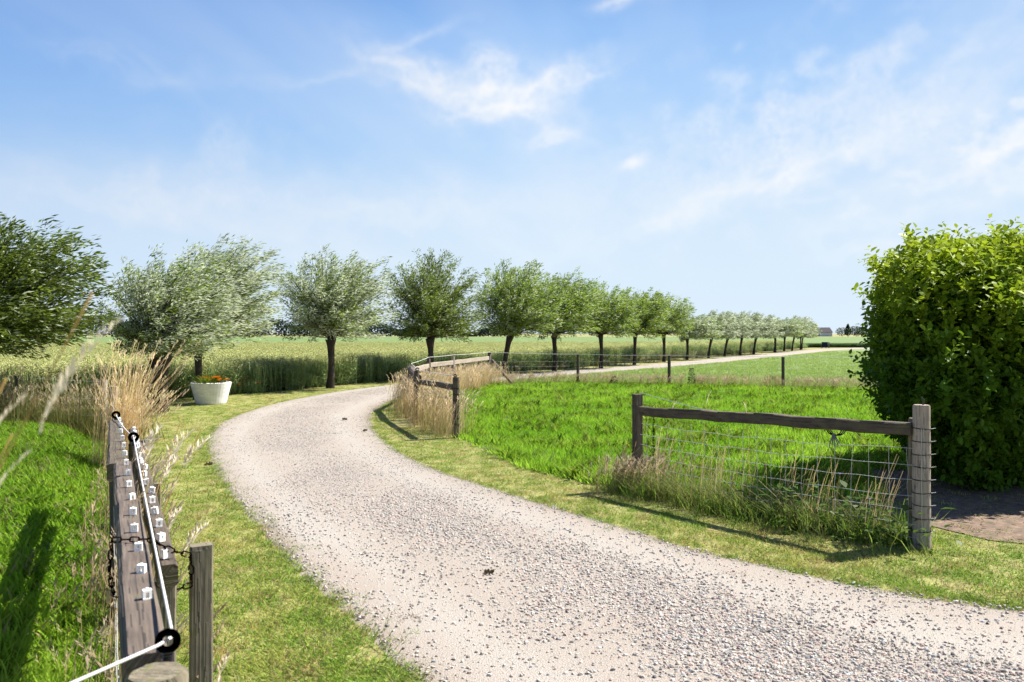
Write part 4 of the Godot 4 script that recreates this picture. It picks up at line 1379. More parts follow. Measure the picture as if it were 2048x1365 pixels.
func bend_fence() -> void:
	var t := thing("rail_fence", P(-0.885, 12.6), "dark rail fence round the inside of the bend with golden grass under it", "fence")
	var o := P(-0.885, 12.6)
	post(t, Vector3.ZERO, 0.955, 0.054, mat.old_wood, 351)
	post(t, P(-1.83, 15.3) - o, 0.93, 0.05, mat.old_wood, 352)
	post(t, P(-2.2, 17.4) - o, 0.96, 0.075, mat.grey_wood, 353)
	var m := MB.new()
	m.beam(P(-0.91, 12.68, 0.80) - o, P(-1.86, 15.36, 0.74) - o, 0.09, 0.095, 8, Color.WHITE, 0.012, 0.005, 354)
	obj("rail", m.mesh(), mat.old_wood, t)
	m = MB.new()
	m.beam(P(-1.80, 15.3, 0.80) - o, P(-2.24, 17.45, 0.90) - o, 0.12, 0.12, 6, Color.WHITE, 0.03, 0.008, 355)
	obj("rail", m.mesh(), mat.grey_wood, t)
	for k in 7:   # staples of the netting wrapped round the front post
		var ring := MB.new()
		ring.torus(Vector3(0, 0.22 + k * 0.095, 0), Vector3(0.03, 1, 0.02), 0.056, 0.0035, 18, 5, Color.WHITE)
		obj("wire_wrap", ring.mesh(), mat.chain, t)
	ring_insulator(t, P(-0.9, 12.6, 0.985) - o, Vector3(0.3, 0, 0.9), 0.02)
	ring_insulator(t, P(-1.82, 15.3, 0.965) - o, Vector3(0.3, 0, 0.9), 0.028)
	for y in [0.25, 0.42, 0.6]:
		wire(t, "wire", sag(P(-0.9, 12.7, y) - o, P(-1.83, 15.3, y) - o, 0.01, 5), 0.002, mat.wire)
	var rope := MB.new()
	var pts := sag(P(-0.9, 12.6, 0.985), P(-1.82, 15.3, 0.965), 0.012, 6)
	pts.append_array(sag(P(-1.83, 15.34, 0.965), P(-2.2, 17.4, 1.0), 0.005, 4))
	pts.append_array(sag(P(-2.2, 17.44, 1.0), P(-2.2, 21.0, 1.03), 0.01, 4))
	pts.append_array(sag(P(-2.2, 21.04, 1.03), P(-1.67, 22.5, 1.05), 0.005, 3))
	pts.append_array(sag(P(-1.66, 22.54, 1.05), P(-0.73, 26.0, 1.05), 0.01, 5))
	pts.append_array(sag(P(-0.72, 26.03, 1.05), P(2.2, 26.6, 0.97), 0.02, 5))
	pts.append_array(sag(P(2.25, 26.6, 0.97), P(5.1, 25.85, 0.95), 0.02, 5))
	pts.append_array(sag(P(5.15, 25.84, 0.95), P(8.3, 24.4, 0.95), 0.02, 5))
	pts.append_array(sag(P(8.35, 24.38, 0.95), P(12.0, 23.0, 0.95), 0.02, 5))
	var radii := []
	for p in pts:
		radii.append(0.006)
	rope.tube(pts, radii, 5, Color.WHITE)
	tag(obj("fence_rope", rope.mesh(), mat.rope), "thin pale electric rope strung on the fence posts from the bend to the wire fence", "rope")
	# the far pale rails behind the bend
	var b := thing("rail_fence", P(-2.2, 21.0), "pale sunlit rail fence behind the bend, running back to the braced corner post", "fence")
	var bo := P(-2.2, 21.0)
	post(b, Vector3.ZERO, 0.99, 0.05, mat.grey_wood, 361)
	post(b, P(-1.67, 22.5) - bo, 1.0, 0.05, mat.pale_wood, 362)
	post(b, P(-0.73, 26.0) - bo, 1.03, 0.065, mat.old_wood, 363)
	m = MB.new()
	m.beam(P(-2.25, 17.5, 0.83) - bo, P(-2.2, 21.0, 0.80) - bo, 0.05, 0.12, 6, Color.WHITE, 0.006, 0.003, 364)
	obj("rail", m.mesh(), mat.pale_wood, b)
	m = MB.new()
	m.beam(P(-2.17, 21.06, 0.82) - bo, P(-1.67, 22.44, 0.84) - bo, 0.05, 0.12, 4, Color.WHITE, 0.006, 0.003, 365)
	obj("rail", m.mesh(), mat.pale_wood, b)
	m = MB.new()
	m.beam(P(-1.64, 22.56, 0.84) - bo, P(-0.76, 25.92, 0.86) - bo, 0.05, 0.12, 6, Color.WHITE, 0.006, 0.003, 366)
	obj("rail", m.mesh(), mat.pale_wood, b)
	m = MB.new()
	m.beam(P(-0.66, 25.96, 0.80) - bo, P(0.02, 25.7, 0.02) - bo, 0.08, 0.08, 5, Color.WHITE, 0.015, 0.004, 367)
	obj("brace", m.mesh(), mat.grey_wood, b)
	wire(b, "brace_wire", sag(P(-0.70, 25.93, 0.98) - bo, P(-0.78, 25.8, 0.1) - bo, 0.0, 3), 0.008, mat.rope)
	# the wire fence between pasture and meadow
	var w := thing("wire_fence", P(2.2, 26.6), "wire netting fence on three slim posts between pasture and drive", "fence")
	var wo := P(2.2, 26.6)
	post(w, Vector3.ZERO, 0.95, 0.05, mat.old_wood, 371)
	post(w, P(5.1, 25.85) - wo, 0.93, 0.052, mat.old_wood, 372)
	post(w, P(8.3, 24.4) - wo, 0.93, 0.048, mat.old_wood, 373)
	var ends := [P(-0.7, 26.03), P(2.2, 26.6), P(5.1, 25.85), P(8.3, 24.4), P(12.0, 23.0)]
	for i in 4:
		for k in 5:
			var y := 0.1 + k * 0.16
			wire(w, "wire", sag(ends[i] + Vector3(0, y, 0) - wo, ends[i + 1] + Vector3(0, y, 0) - wo, 0.012, 5), 0.0018, mat.wire)
		for k in 14:
			var q := (k + 0.5) / 14.0
			var base: Vector3 = ends[i].lerp(ends[i + 1], q) - wo
			wire(w, "wire", [base + Vector3(0, 0.1, 0), base + Vector3(0, 0.74, 0)], 0.0015, mat.wire, 3)


func short_rail() -> void:
	var left := P(1.33, 8.45)
	var right := P(3.15, 6.13)
	var t := thing("rail_fence", left, "short brown rail with sheep netting between two posts by the bush", "fence")
	board_post(t, Vector3.ZERO, 1.01, 0.09, 0.08, mat.old_wood, 381)
	post(t, right - left, 1.095, 0.064, mat.pale_wood, 382)
	post(t, right - left + Vector3(0.012, 0, -0.12), 0.98, 0.052, mat.mossy_wood, 383)
	var m := MB.new()
	m.beam(Vector3(0.03, 0.835, 0.05), right - left + Vector3(-0.06, 0.915, -0.02), 0.07, 0.098, 14, Color.WHITE, 0.010, 0.006, 384)
	obj("rail", m.mesh(), mat.old_wood, t)
	# netting: eight line wires and their stays, sagging and bent by the grass
	var net := Node3D.new()
	net.name = "netting"
	t.add_child(net, true)
	var heights := [0.08, 0.17, 0.27, 0.37, 0.48, 0.59, 0.70]
	for k in heights.size():
		wire(net, "wire", sag(Vector3(0.03, heights[k], 0.05), right - left + Vector3(-0.05, heights[k] * 1.1, 0.03), 0.035, 12, 0.008, 40 + k), 0.0021, mat.wire)
	for k in 19:
		var q := (k + 0.5) / 19.0
		var base := Vector3(0.03, 0, 0.05).lerp(right - left + Vector3(-0.05, 0, 0.03), q)
		wire(net, "wire", sag(base + Vector3(0, 0.05, 0), base + Vector3(0, 0.73 + 0.06 * q, 0), 0.0, 7, 0.011, 60 + k), 0.0018, mat.wire, 3)
	for k in 9:   # the netting's loose ends wound round the thick post
		var ring := MB.new()
		ring.torus(right - left + Vector3(0, 0.14 + k * 0.098, 0), Vector3(0.06 * (k % 3 - 1), 1, 0.05), 0.0665, 0.0032, 20, 5, Color.WHITE)
		ring.tube([right - left + Vector3(0.05, 0.14 + k * 0.098, 0.045), right - left + Vector3(0.085, 0.145 + k * 0.098, 0.05)], [0.003, 0.002], 5, Color.WHITE)
		obj("wire_wrap", ring.mesh(), mat.wire, t)
	for k in 2:
		wire(t, "wire_wrap", sag(right - left + Vector3(-0.03 + k * 0.025, 0.10, 0.062), right - left + Vector3(-0.035 + k * 0.02, 0.93, 0.064), 0.0, 9, 0.004, 91 + k), 0.0022, mat.wire)
	var hook := MB.new()
	hook.tube([right - left + Vector3(0.01, 1.09, 0), right - left + Vector3(0.012, 1.14, 0.01), right - left + Vector3(-0.006, 1.165, 0.01)], [0.007, 0.008, 0.005], 7, Color.WHITE)
	obj("hook", hook.mesh(), mat.black, t)
	# slack line from the post top down to the middle of the rail
	var line := MB.new()
	var pts := sag(left + Vector3(0.02, 1.03, 0.03), left.lerp(right, 0.42) + Vector3(0.05, 0.86, 0.06), 0.01, 6)
	pts.append_array(sag(left.lerp(right, 0.43) + Vector3(0.05, 0.855, 0.06), left.lerp(right, 0.80) + Vector3(0.03, 0.885, 0.07), 0.03, 6))
	var radii := []
	for p in pts:
		radii.append(0.0035)
	line.tube(pts, radii, 5, Color.WHITE)
	tag(obj("slack_line", line.mesh(), mat.wire), "slack grey line from the left post top down along the short brown rail", "rope")
	var knot := MB.new()
	var kp := left.lerp(right, 0.745) + Vector3(0.02, 0.86, 0.03)
	for k in 3:
		knot.torus(kp + Vector3(0.012 * k, 0, 0.008 * k), Vector3(0.55, 0.1 * (k - 1), -0.83), 0.062, 0.005, 16, 5, Color.WHITE)
	for k in 5:
		knot.tube([kp + Vector3(-0.03, -0.04, 0.05), kp + Vector3(-0.06 + 0.02 * k, -0.12, 0.06), kp + Vector3(-0.075 + 0.03 * k, -0.2 + 0.012 * k, 0.055)], [0.006, 0.004, 0.0015], 5, Color.WHITE)
	tag(obj("twine", knot.mesh(), plain(Color(0.20, 0.21, 0.24), 0.9)), "grey twine knotted round the short brown rail, its ends hanging frayed", "twine")
	var ch := thing("chain", left + Vector3(0.16, 0.79, 0.06), "grey chain hanging straight down from the left end of the short brown rail", "chain")
	var link := MB.new()
	link.torus(Vector3.ZERO, Vector3(0, 0, 1), 0.010, 0.0035, 10, 5, Color.WHITE, Vector3(0, 0.009, 0))
	var lm := link.mesh()
	for k in 15:
		var o := obj("link", lm, mat.chain, ch)
		o.position = Vector3(0.004 * sin(k * 1.3), -0.031 * k, 0)
		o.rotation.y = PI / 2 * (k % 2) + 0.4


# ---------------------------------------------------------------- planter and flowers
func lily(parent: Node, p: Vector3, r: RandomNumberGenerator, col: Color, size: float) -> void:
	var m := MB.new()
	for k in 6:
		var a := TAU * k / 6.0 + r.randf() * 0.3
		var out := Vector3(cos(a), 0.45, sin(a)).normalized()
		m.leaf(p, out, out.cross(Vector3.UP).normalized(), size, size * 0.42, size * 0.08, col * r.randf_range(0.85, 1.15))
	obj("flower", m.mesh(), mat.bush, parent)


func planter() -> void:
	var t := thing("planter", P(-7.08, 18.75), "round white concrete tub on the lawn under the trees", "planter")
	var m := MB.new()
	var prof := [Vector2(0.0, 0.0), Vector2(0.33, 0.0), Vector2(0.345, 0.03), Vector2(0.40, 0.26), Vector2(0.452, 0.46), Vector2(0.462, 0.505), Vector2(0.44, 0.515), Vector2(0.405, 0.50), Vector2(0.39, 0.40)]
	var r := RandomNumberGenerator.new()
	r.seed = 801
	var sides := 36
	var jit := []
	for s in sides + 1:
		jit.append(r.randf_range(-0.008, 0.008))
	jit[sides] = jit[0]
	for i in prof.size() - 1:
		for s in sides:
			var a0 := TAU * s / sides
			var a1 := TAU * (s + 1) / sides
			var lo: Vector2 = prof[i]
			var hi: Vector2 = prof[i + 1]
			var k0: float = 1.0 + jit[s] if i > 3 else 1.0
			var k1: float = 1.0 + jit[s + 1] if i > 3 else 1.0
			var p00 := Vector3(cos(a0) * lo.x, lo.y * k0, sin(a0) * lo.x)
			var p10 := Vector3(cos(a1) * lo.x, lo.y * k1, sin(a1) * lo.x)
			var p11 := Vector3(cos(a1) * hi.x, hi.y * (1.0 + jit[s + 1] if i > 2 else 1.0), sin(a1) * hi.x)
			var p01 := Vector3(cos(a0) * hi.x, hi.y * (1.0 + jit[s] if i > 2 else 1.0), sin(a0) * hi.x)
			m.quad(p00, p01, p11, p10, Color.WHITE)
	var c := StandardMaterial3D.new()
	c.albedo_texture = noise_tex(256, 0.02, lin(0.62, 0.61, 0.61), lin(1.0, 0.99, 0.985), 81, 5)
	c.uv1_triplanar = true
	c.uv1_scale = Vector3(0.8, 2.0, 0.8)
	c.roughness = 0.9
	c.albedo_color = (Color.WHITE * PAINT * 1.38).linear_to_srgb()
	c.cull_mode = BaseMaterial3D.CULL_DISABLED
	obj("tub", m.mesh(), c, t)
	var soil := MB.new()
	for s in 24:
		soil.tri(Vector3(0, 0.46, 0), Vector3(cos(TAU * (s + 1) / 24) * 0.4, 0.44, sin(TAU * (s + 1) / 24) * 0.4), Vector3(cos(TAU * s / 24) * 0.4, 0.44, sin(TAU * s / 24) * 0.4), Color(0.05, 0.035, 0.025))
	obj("soil", soil.mesh(), mat.solid, t)
	var fl := thing("flowering_plant", P(-7.08, 18.75, 0.44), "orange and yellow lilies growing in the white tub", "flowers")
	var g := MB.new()
	for i in 420:
		var a := r.randf() * TAU
		var d := sqrt(r.randf()) * 0.39
		var out := Vector3(cos(a), 0, sin(a))
		var tall := r.randf_range(0.08, 0.2) + (0.14 if absf(cos(a) * d + 0.02) < 0.1 else 0.0)
		var col := Color(0.10, 0.22, 0.02).lerp(Color(0.50, 0.46, 0.04), clampf(r.randf() * 1.2 - 0.35, 0.0, 1.0))
		g.blade(out * d, (Vector3.UP + out * 0.5).normalized(), out * 0.9, tall, 0.02, col, col)
	obj("foliage", g.mesh(), mat.bush, fl)
	for i in 16:
		var x := r.randf_range(-0.12, 0.34)
		lily(fl, Vector3(x, r.randf_range(0.10, 0.20), r.randf_range(-0.2, 0.3)), r, Color(0.80, 0.24, 0.015), 0.08)
	for i in 5:
		lily(fl, Vector3(r.randf_range(-0.14, 0.06), r.randf_range(0.2, 0.32), r.randf_range(-0.1, 0.2)), r, Color(0.72, 0.52, 0.05), 0.05)
	var spots := [P(-7.25, 21.6, 0.42), P(-7.35, 21.5, 0.28), P(-6.98, 21.9, 0.28), P(-6.9, 21.8, 0.30)]
	var names := ["highest red-orange flower at the edge of the oats right of the white tub", "low orange flower at the edge of the oats, nearest the white tub", "red flower low in the shaded oats right of the white tub", "red flower farthest right at the edge of the shaded oats"]
	for i in 4:
		var w := thing("wild_flower", Vector3(spots[i].x, 0, spots[i].z), names[i], "flower")
		var st := MB.new()
		st.tube([Vector3.ZERO, Vector3(0.01, spots[i].y * 0.5, 0), Vector3(0, spots[i].y, 0)], [0.004, 0.004, 0.003], 5, Color(0.10, 0.18, 0.03))
		obj("stem", st.mesh(), mat.solid, w)
		lily(w, Vector3(0, spots[i].y, 0), r, Color(0.62, 0.07, 0.02) if i != 1 else Color(0.68, 0.16, 0.02), 0.06)


# ---------------------------------------------------------------- single plants and litter
func stalk(foot: Vector3, bend: Vector3, height: float, head: float, seedv: int, label: String, thick := 0.0015, bushy := 1.0, curl := 2.0) -> void:
	var r := RandomNumberGenerator.new()
	r.seed = seedv
	var t := thing("grass_stalk", foot, label, "grass stalk")
	var m := MB.new()
	var pts := []
	var radii := []
	for i in 9:
		var k := i / 8.0
		pts.append(Vector3(0, height * (k - 0.12 * k * k * k * bend.length()), 0) + bend * height * pow(k, curl))
		radii.append(thick * (1.2 - 0.6 * k))
	m.tube(pts, radii, 6, Color(0.85, 0.64, 0.32))
	obj("stem", m.mesh(), mat.head, t)
	var h := MB.new()
	var tip: Vector3 = pts[8]
	var dir: Vector3 = (pts[8] - pts[6]).normalized()
	var n := 40
	for i in n:
		var k := float(i) / n
		var p := tip - dir * head * (1.0 - k) * 0.9 + bend.normalized() * head * 0.18 * k * k - Vector3(0, head * 0.16 * k * k, 0)
		var e := r.randf() * TAU
		var fan := (dir * 0.9 + Vector3(cos(e), sin(e) * 0.6, sin(e)) * 0.55 * bushy).normalized()
		var l := head * 0.14 * (0.6 + sin(PI * (0.15 + 0.8 * k))) * bushy
		h.leaf(p, fan, fan.cross(Vector3(r.randf_range(-1, 1), 0.3, r.randf_range(-1, 1))).normalized(), l, l * 0.19, l * 0.02, Color(1.0, 0.88, 0.69) * r.randf_range(0.85, 1.0))
	obj("seed_head", h.mesh(), mat.head, t)


func small_things() -> void:
	stalk(P(-0.58, 0.76), Vector3(0.105, 0, 0.0), 1.71, 0.16, 901, "blurred pale grass head arching up across the trees at the left edge", 0.0018, 0.5, 7.0)
	stalk(P(-0.70, 0.86), Vector3(0.095, 0, 0.0), 1.62, 0.12, 902, "blurred lower grass head at the left edge, beneath the arching one", 0.0018, 0.45, 7.0)
	stalk(P(-0.72, 0.90), Vector3(0.10, 0, 0.0), 1.555, 0.12, 903, "lowest blurred grass tip at the left edge above the green pasture", 0.0018, 0.4, 7.0)
	stalk(P(-1.92, 4.0), Vector3(0.10, 0, 0.02), 1.24, 0.26, 904, "tall upright straw head beside the loose pole, left of the drooping one", 0.0034)
	stalk(P(-1.90, 4.0), Vector3(0.20, 0, 0.02), 1.24, 0.30, 905, "long straw head leaning right in front of the white tub", 0.0034)
	stalk(P(-1.88, 4.02), Vector3(0.26, 0, 0.0), 1.20, 0.24, 906, "drooping feathery straw head over the left verge", 0.0034)
	stalk(P(-1.86, 3.95), Vector3(0.17, 0, 0.03), 1.10, 0.20, 907, "shorter straw head below the drooping one on the left verge", 0.002)
	stalk(P(-1.55, 3.3), Vector3(0.16, 0, 0.02), 0.98, 0.2, 908, "bent tan straw stalk at the middle of the loose pole", 0.002)
	stalk(P(-1.50, 3.25), Vector3(0.24, 0, 0.0), 0.93, 0.2, 909, "tan straw stalk leaning far over the verge from the loose pole", 0.002)
	stalk(P(-0.98, 2.55), Vector3(0.10, 0, 0.05), 0.66, 0.13, 910, "pale grass head at the foot of the square board post", 0.002)
	stalk(P(-0.86, 2.5), Vector3(0.16, 0, 0.02), 0.52, 0.12, 911, "pale grass head on the verge right of the square board post", 0.0016)
	stalk(P(1.55, 8.2), Vector3(0.12, 0, 0.02), 1.0, 0.14, 912, "thin straw stalk rising above the left end of the short brown rail", 0.002, 0.6)
	stalk(P(1.85, 7.8), Vector3(0.06, 0, 0.02), 1.12, 0.16, 913, "upright straw stalk above the short brown rail, second from its left post", 0.002, 0.6)
	stalk(P(2.2, 7.35), Vector3(-0.05, 0, 0.02), 1.05, 0.14, 914, "straw stalk leaning left above the middle of the short brown rail", 0.002, 0.6)

	var r := RandomNumberGenerator.new()
	r.seed = 951
	# dark weeds in the wire fence
	for q in [[5.75, 25.5, 0.55, "dark leafy weed standing at the wire fence right of its second post"], [3.35, 26.2, 0.26, "small green weed at the foot of the wire fence between its first two posts"]]:
		var w := thing("weed", P(q[0], q[1]), q[3], "weed")
		var m := MB.new()
		for i in 320:
			var k := r.randf()
			var e := r.randf() * TAU
			var out := Vector3(cos(e), 0.3, sin(e)).normalized()
			m.leaf(Vector3(cos(e) * 0.09 * (1.2 - k), k * q[2], sin(e) * 0.09), out, out.cross(Vector3(r.randf_range(-1, 1), 1, 0)).normalized(), 0.07, 0.03, 0.003, Color(0.05, 0.10, 0.025) * r.randf_range(0.7, 1.3))
		m.tube([Vector3.ZERO, Vector3(0.01, q[2], 0)], [0.008, 0.003], 5, Color(0.05, 0.07, 0.02))
		obj("foliage", m.mesh(), mat.leaf, w)
	# broad weeds in the shade under the bush
	var b := MB.new()
	for i in 420:
		var q := Vector2(3.0, 6.25).lerp(Vector2(2.2, 7.25), pow(r.randf(), 1.6)) + Vector2(r.randfn(), r.randfn()) * 0.16
		var y := r.randf_range(0.02, 0.42) * r.randf()
		var e := r.randf() * TAU
		var along := Vector3(cos(e), r.randf_range(0.0, 0.6), sin(e)).normalized()
		oval_leaf(b, P(q.x, q.y, y), along, along.cross(Vector3.UP).normalized(), r.randf_range(0.05, 0.12), r.randf_range(0.03, 0.07), Color(0.07, 0.15, 0.02).lerp(Color(0.22, 0.32, 0.05), r.randf() * r.randf()))
	tag(obj("weeds", b.mesh(), mat.bush), "broad-leaved weeds in the shade at the foot of the thick wired post", "weeds", "", "stuff")
	for q in [[2.78, 6.75, 0.46, "small purple flower in the shaded grass left of the thick wired post"], [2.92, 6.5, 0.30, "lower small blue-violet flower beside the thick wired post"]]:
		var w := thing("wild_flower", P(q[0], q[1]), q[3], "flower")
		var st := MB.new()
		st.tube([Vector3.ZERO, Vector3(0.01, q[2] * 0.5, 0.01), Vector3(0, q[2], 0)], [0.003, 0.003, 0.002], 5, Color(0.12, 0.2, 0.04))
		obj("stem", st.mesh(), mat.solid, w)
		lily(w, Vector3(0, q[2], 0), r, Color(0.33, 0.16, 0.62), 0.028)
	# dead leaves and clippings on the bare soil
	var l := MB.new()
	for i in 900:
		var p := Vector2(r.randf_range(3.3, 7.5), r.randf_range(5.5, 9.5))
		if not inside(p, soil_poly):
			continue
		var e := r.randf() * TAU
		var along := Vector3(cos(e), r.randf_range(-0.1, 0.35), sin(e)).normalized()
		oval_leaf(l, P(p.x, p.y, r.randf_range(0.012, 0.03)), along, along.cross(Vector3.UP).normalized(), r.randf_range(0.02, 0.06), r.randf_range(0.01, 0.025), Color(0.34, 0.22, 0.13) * r.randf_range(0.4, 1.5))
	tag(obj("leaf_litter", l.mesh(), mat.straw), "dead brown leaves lying on the bare soil by the bush", "leaves", "", "stuff")
	# straw bits on the drive
	var sl := MB.new()
	for i in 75:
		var z := r.randf_range(4.0, 22.0)
		var p := Vector2(r.randf_range(-5.0, 2.0), z)
		if not on_road(p):
			continue
		for k in 14:
			var e := r.randf() * TAU
			var along := Vector3(cos(e), r.randf_range(0.0, 0.4), sin(e)).normalized()
			sl.leaf(P(p.x + r.randfn() * 0.035, p.y + r.randfn() * 0.035, 0.022), along, along.cross(Vector3.UP).normalized(), r.randf_range(0.02, 0.05), 0.006, 0.001, Color(0.30, 0.19, 0.10) * r.randf_range(0.5, 1.5))
	tag(obj("straw_litter", sl.mesh(), mat.straw), "little tufts of brown straw scattered over the gravel drive", "straw", "", "stuff")
	for q in [[-0.155, 5.38, 0.05, "dark clod of dried turf in the middle of the near drive"], [-3.15, 15.0, 0.065, "dark lump of turf on the drive short of the bend"], [-2.45, 13.3, 0.05, "dark lump at the inner edge of the drive below the bend"], [-3.75, 9.85, 0.06, "small dark clod near the left edge of the drive"]]:
		var m := MB.new()
		for i in 60:
			var d := Vector3(r.randf_range(-1, 1), r.randf_range(0, 0.8), r.randf_range(-1, 1))
			var along := (d + Vector3(0, 0.2, 0)).normalized()
			m.leaf(d * q[2] * 0.35, along, along.cross(Vector3(0.3, 0.5, 0.8)).normalized(), q[2] * 0.6, q[2] * 0.2, 0.002, Color(0.16, 0.115, 0.07) * r.randf_range(0.4, 1.6))
		var o := obj("turf_clod", m.mesh(), mat.straw)
		o.position = P(q[0], q[1], 0.024)
		tag(o, q[3], "clod")


# ---------------------------------------------------------------- far away
func blob_tree(called: String, at: Vector3, height: float, width: float, conifer: bool, seedv: int, label: String) -> void:
	var r := RandomNumberGenerator.new()
	r.seed = seedv
	var t := thing(called, at, label, "tree", "trees on the horizon")
	var k := MB.new()
	k.tube([Vector3(0, -0.1, 0), Vector3(0, height * 0.3, 0), Vector3(0.1, height * 0.7, 0)], [height * 0.035, height * 0.025, height * 0.01], 7, Color(0.06, 0.045, 0.03))
	obj("trunk", k.mesh(), mat.solid, t)
	var m := MB.new()
	for i in 900:
		var d := Vector3(r.randfn(), r.randfn(), r.randfn()).normalized() * pow(r.randf(), 0.35)
		var p := Vector3(d.x * width * 0.5, height * 0.56 + d.y * height * 0.44, d.z * width * 0.5)
		if conifer:
			p = Vector3(d.x * width * 0.5 * (1.0 - (d.y * 0.5 + 0.5)) * 1.3, height * 0.55 + d.y * height * 0.45, d.z * width * 0.5 * (1.0 - (d.y * 0.5 + 0.5)) * 1.3)
		var along := (d + Vector3(r.randf_range(-1, 1), r.randf_range(-1, 1), r.randf_range(-1, 1)) * 0.7).normalized()
		var s := height * r.randf_range(0.05, 0.11)
		m.leaf(p, along, along.cross(Vector3(r.randf_range(-1, 1), 0.5, r.randf_range(-1, 1))).normalized(), s, s * 0.75, s * 0.1, Color(0.045, 0.075, 0.03) * r.randf_range(0.6, 1.4))
	tag(obj("crown", m.mesh(), mat.leaf, t), "", "", "", "stuff")


func horizon() -> void:
	# woods on the left, one mass
	var r := RandomNumberGenerator.new()
	r.seed = 1001
	var m := MB.new()
	for i in 22000:
		var q := r.randf()
		var x := lerpf(-420.0, 5.0, q)
		var top := 7.5 + 2.6 * sin(x * 0.045) + 1.8 * sin(x * 0.13 + 1.0) + 1.2 * sin(x * 0.31)
		if x > -130.0:
			top *= 0.85
		var y := top * pow(r.randf(), 0.75)
		var z := 455.0 + r.randf() * 20.0
		var along := Vector3(r.randf_range(-1, 1), r.randf_range(-0.6, 1), r.randf_range(-1, 1)).normalized()
		m.leaf(P(x, z, y), along, along.cross(Vector3(r.randf_range(-1, 1), 0.5, r.randf_range(-1, 1))).normalized(), r.randf_range(0.9, 1.8), r.randf_range(0.7, 1.3), 0.2, Color(0.035, 0.06, 0.03) * r.randf_range(0.6, 1.4))
	tag(obj("distant_wood", m.mesh(), mat.leaf), "dark low wood on the horizon behind the left-hand trees", "wood", "", "stuff")
	var far := [
		[103.0, 430.0, 8.0, 13.0, false, "dark rounded tree on the horizon seen behind the first small willow"], [116.0, 430.0, 7.4, 10.0, false, "dark low tree on the horizon behind the silvery willows, left of their middle"],
		[133.0, 430.0, 7.0, 12.0, false, "dark low tree on the horizon behind the middle of the silvery willows"], [141.5, 430.0, 8.6, 11.0, false, "rounded dark tree on the horizon rising over the gap in the small willows"],
		[198.0, 478.0, 5.4, 7.5, false, "dark round tree on the horizon just right of the barn"], [203.0, 470.0, 6.2, 9.0, false, "larger dark tree on the horizon left of the pointed conifer"],
		[201.5, 478.0, 7.6, 4.4, true, "pointed dark conifer on the horizon right of the barn"], [207.5, 478.0, 5.6, 9.0, false, "dark round tree on the horizon right of the pointed conifer"], [213.0, 480.0, 4.6, 8.0, false, "low dark tree on the horizon half behind the leafy bush"],
		[20.0, 450.0, 7.0, 12.0, false, "dark tree on the horizon behind the green willows left of the wire fence's second post"], [48.0, 450.0, 6.4, 14.0, false, "dark broad tree on the horizon behind the green willows above the wire fence"], [76.0, 445.0, 6.8, 13.0, false, "dark broad tree on the horizon behind the last tall green willow"],
	]
	for i in far.size():
		var q: Array = far[i]
		blob_tree("distant_tree", P(q[0], q[1]), q[2], q[3], q[4], 1100 + i, q[5])
	# the barn
	var t := thing("barn", P(188.5, 490.0), "long barn on the horizon with a dark grey roof and pale walls", "barn")
	var w := MB.new()
	w.box(Vector3(0, 1.3, 0), Vector3(13.2, 2.6, 9.0), Color(0.80, 0.86, 0.95))
	for e in [-1.0, 1.0]:
		var gx: float = 6.6 * e
		if e > 0:
			w.tri(Vector3(gx, 2.6, 4.5), Vector3(gx, 2.6, -4.5), Vector3(gx, 5.2, 0), Color(0.80, 0.86, 0.95))
		else:
			w.tri(Vector3(gx, 2.6, -4.5), Vector3(gx, 2.6, 4.5), Vector3(gx, 5.2, 0), Color(0.80, 0.86, 0.95))
	obj("wall", w.mesh(), mat.solid, t)
	var rf := MB.new()
	for e in [-1.0, 1.0]:
		var d := Vector3(0, 2.9, 5.0 * e).normalized()
		var a := Vector3(-6.9, 2.45, 4.9 * e)
		var b := Vector3(6.9, 2.45, 4.9 * e)
		var tp := Vector3(0, 2.95, -4.9 * e)
		var off := Vector3(0, 0.15, 0)
		if e > 0:
			rf.quad(a + off, b + off, b + tp + off, a + tp + off, Color(0.085, 0.08, 0.095))
		else:
			rf.quad(b + off, a + off, a + tp + off, b + tp + off, Color(0.085, 0.08, 0.095))
		rf.quad(a, b, b + off, a + off, Color(0.085, 0.08, 0.095))
	obj("roof", rf.mesh(), mat.solid, t)
	var dr := MB.new()
	dr.box(Vector3(-2.0, 1.1, 4.53), Vector3(2.4, 2.2, 0.06), Color(0.40, 0.44, 0.5))
	obj("door", dr.mesh(), mat.solid, t)
	# the bin at the far bend
	var bin := thing("bin", P(35.9, 91.5), "dark blue bin standing at the far bend of the drive", "bin")
	var bm := MB.new()
	bm.box(Vector3(0, 0.36, 0), Vector3(0.46, 0.56, 0.5), Color(0.02, 0.03, 0.085))
	obj("body", bm.mesh(), mat.solid, bin)
	bm = MB.new()
	bm.box(Vector3(0, 0.67, 0.01), Vector3(0.52, 0.06, 0.56), Color(0.018, 0.025, 0.07))
	obj("lid", bm.mesh(), mat.solid, bin)
	for e in [-1.0, 1.0]:
		bm = MB.new()
		bm.tube([Vector3(0.2 * e, 0.08, -0.2), Vector3(0.26 * e, 0.08, -0.2)], [0.08, 0.08], 12, Color(0.02, 0.02, 0.02))
		obj("wheel", bm.mesh(), mat.solid, bin)
	var pb := thing("marker_post", P(36.3, 91.3), "thin grey post right beside the dark blue bin", "post")
	bm = MB.new()
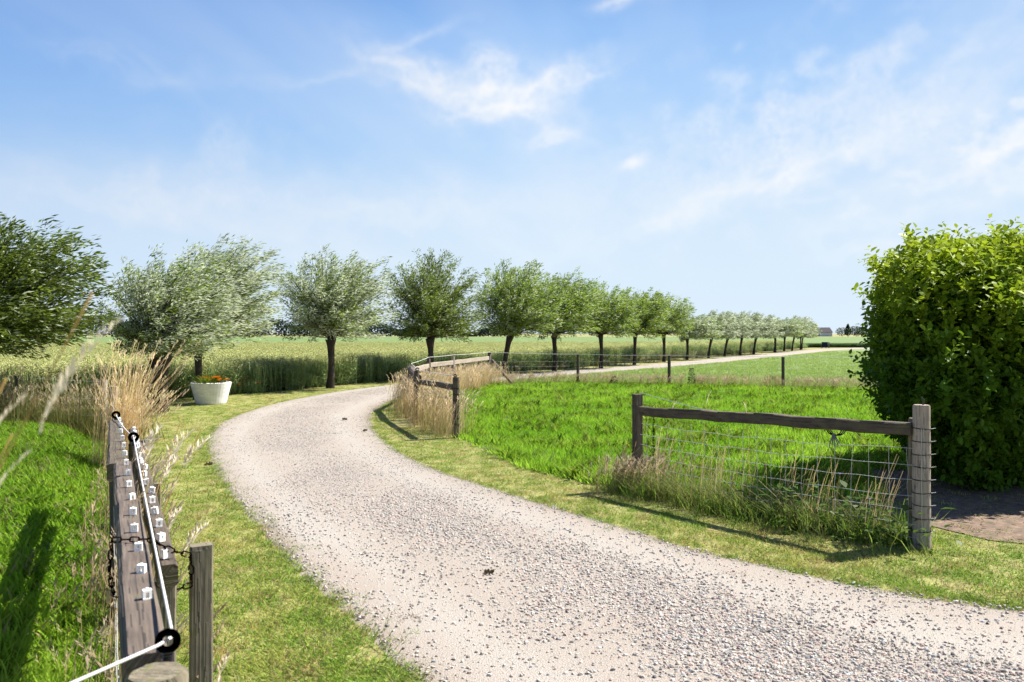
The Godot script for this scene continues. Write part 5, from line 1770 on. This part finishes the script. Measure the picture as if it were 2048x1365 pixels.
	bm.box(Vector3(0, 0.33, 0), Vector3(0.11, 0.66, 0.11), Color(0.30, 0.29, 0.26))
	bm.box(Vector3(0, 0.67, 0), Vector3(0.13, 0.03, 0.13), Color(0.30, 0.29, 0.26))
	obj("post", bm.mesh(), mat.solid, pb)


func _ready() -> void:
	# ---- camera, sky, sun, exposure
	var attr := CameraAttributesPhysical.new()
	attr.frustum_near = 0.05
	attr.frustum_far = 4000.0
	attr.frustum_focal_length = 28.0
	attr.frustum_focus_distance = 14.0
	attr.exposure_aperture = 6.3
	var cam := Camera3D.new()
	cam.name = "camera"
	cam.attributes = attr
	cam.projection = Camera3D.PROJECTION_FRUSTUM
	cam.near = 0.05
	cam.far = 4000.0
	cam.size = 2.0 * 0.05 * 682.5 / 1595.0
	cam.frustum_offset = Vector2(0.0, -0.05 * 14.5 / 1595.0)
	cam.position = Vector3(0, EYE, 0)
	add_child(cam)
	var env := Environment.new()
	env.background_mode = Environment.BG_SKY
	env.tonemap_mode = Environment.TONE_MAPPER_LINEAR
	env.tonemap_exposure = EXPOSURE
	env.sdfgi_enabled = true
	env.ssao_enabled = true
	env.ssil_enabled = true
	var sky := Sky.new()
	var pano := PanoramaSkyMaterial.new()
	pano.panorama = ImageTexture.create_from_image(sky_picture())
	sky.sky_material = pano
	env.sky = sky
	var we := WorldEnvironment.new()
	we.name = "world"
	we.environment = env
	add_child(we)
	var sun := DirectionalLight3D.new()
	sun.name = "sun"
	sun.light_energy = 1.6
	sun.light_color = Color(1.0, 0.98, 0.935)
	sun.light_angular_distance = 0.53
	sun.shadow_enabled = true
	var to_sun := (SUN_SIDE.normalized() * cos(deg_to_rad(51.0)) + Vector3.UP * sin(deg_to_rad(51.0)))
	sun.basis = Basis.looking_at(-to_sun, Vector3.UP)
	add_child(sun)

	make_materials()
	build_ground()
	horizon()
	lay_crop()
	plant_trees()
	grow_bush()
	near_fence()
	left_far_fence()
	bend_fence()
	short_rail()
	planter()
	lay_grass()
	lay_straw()
	lay_gravel()
	small_things()
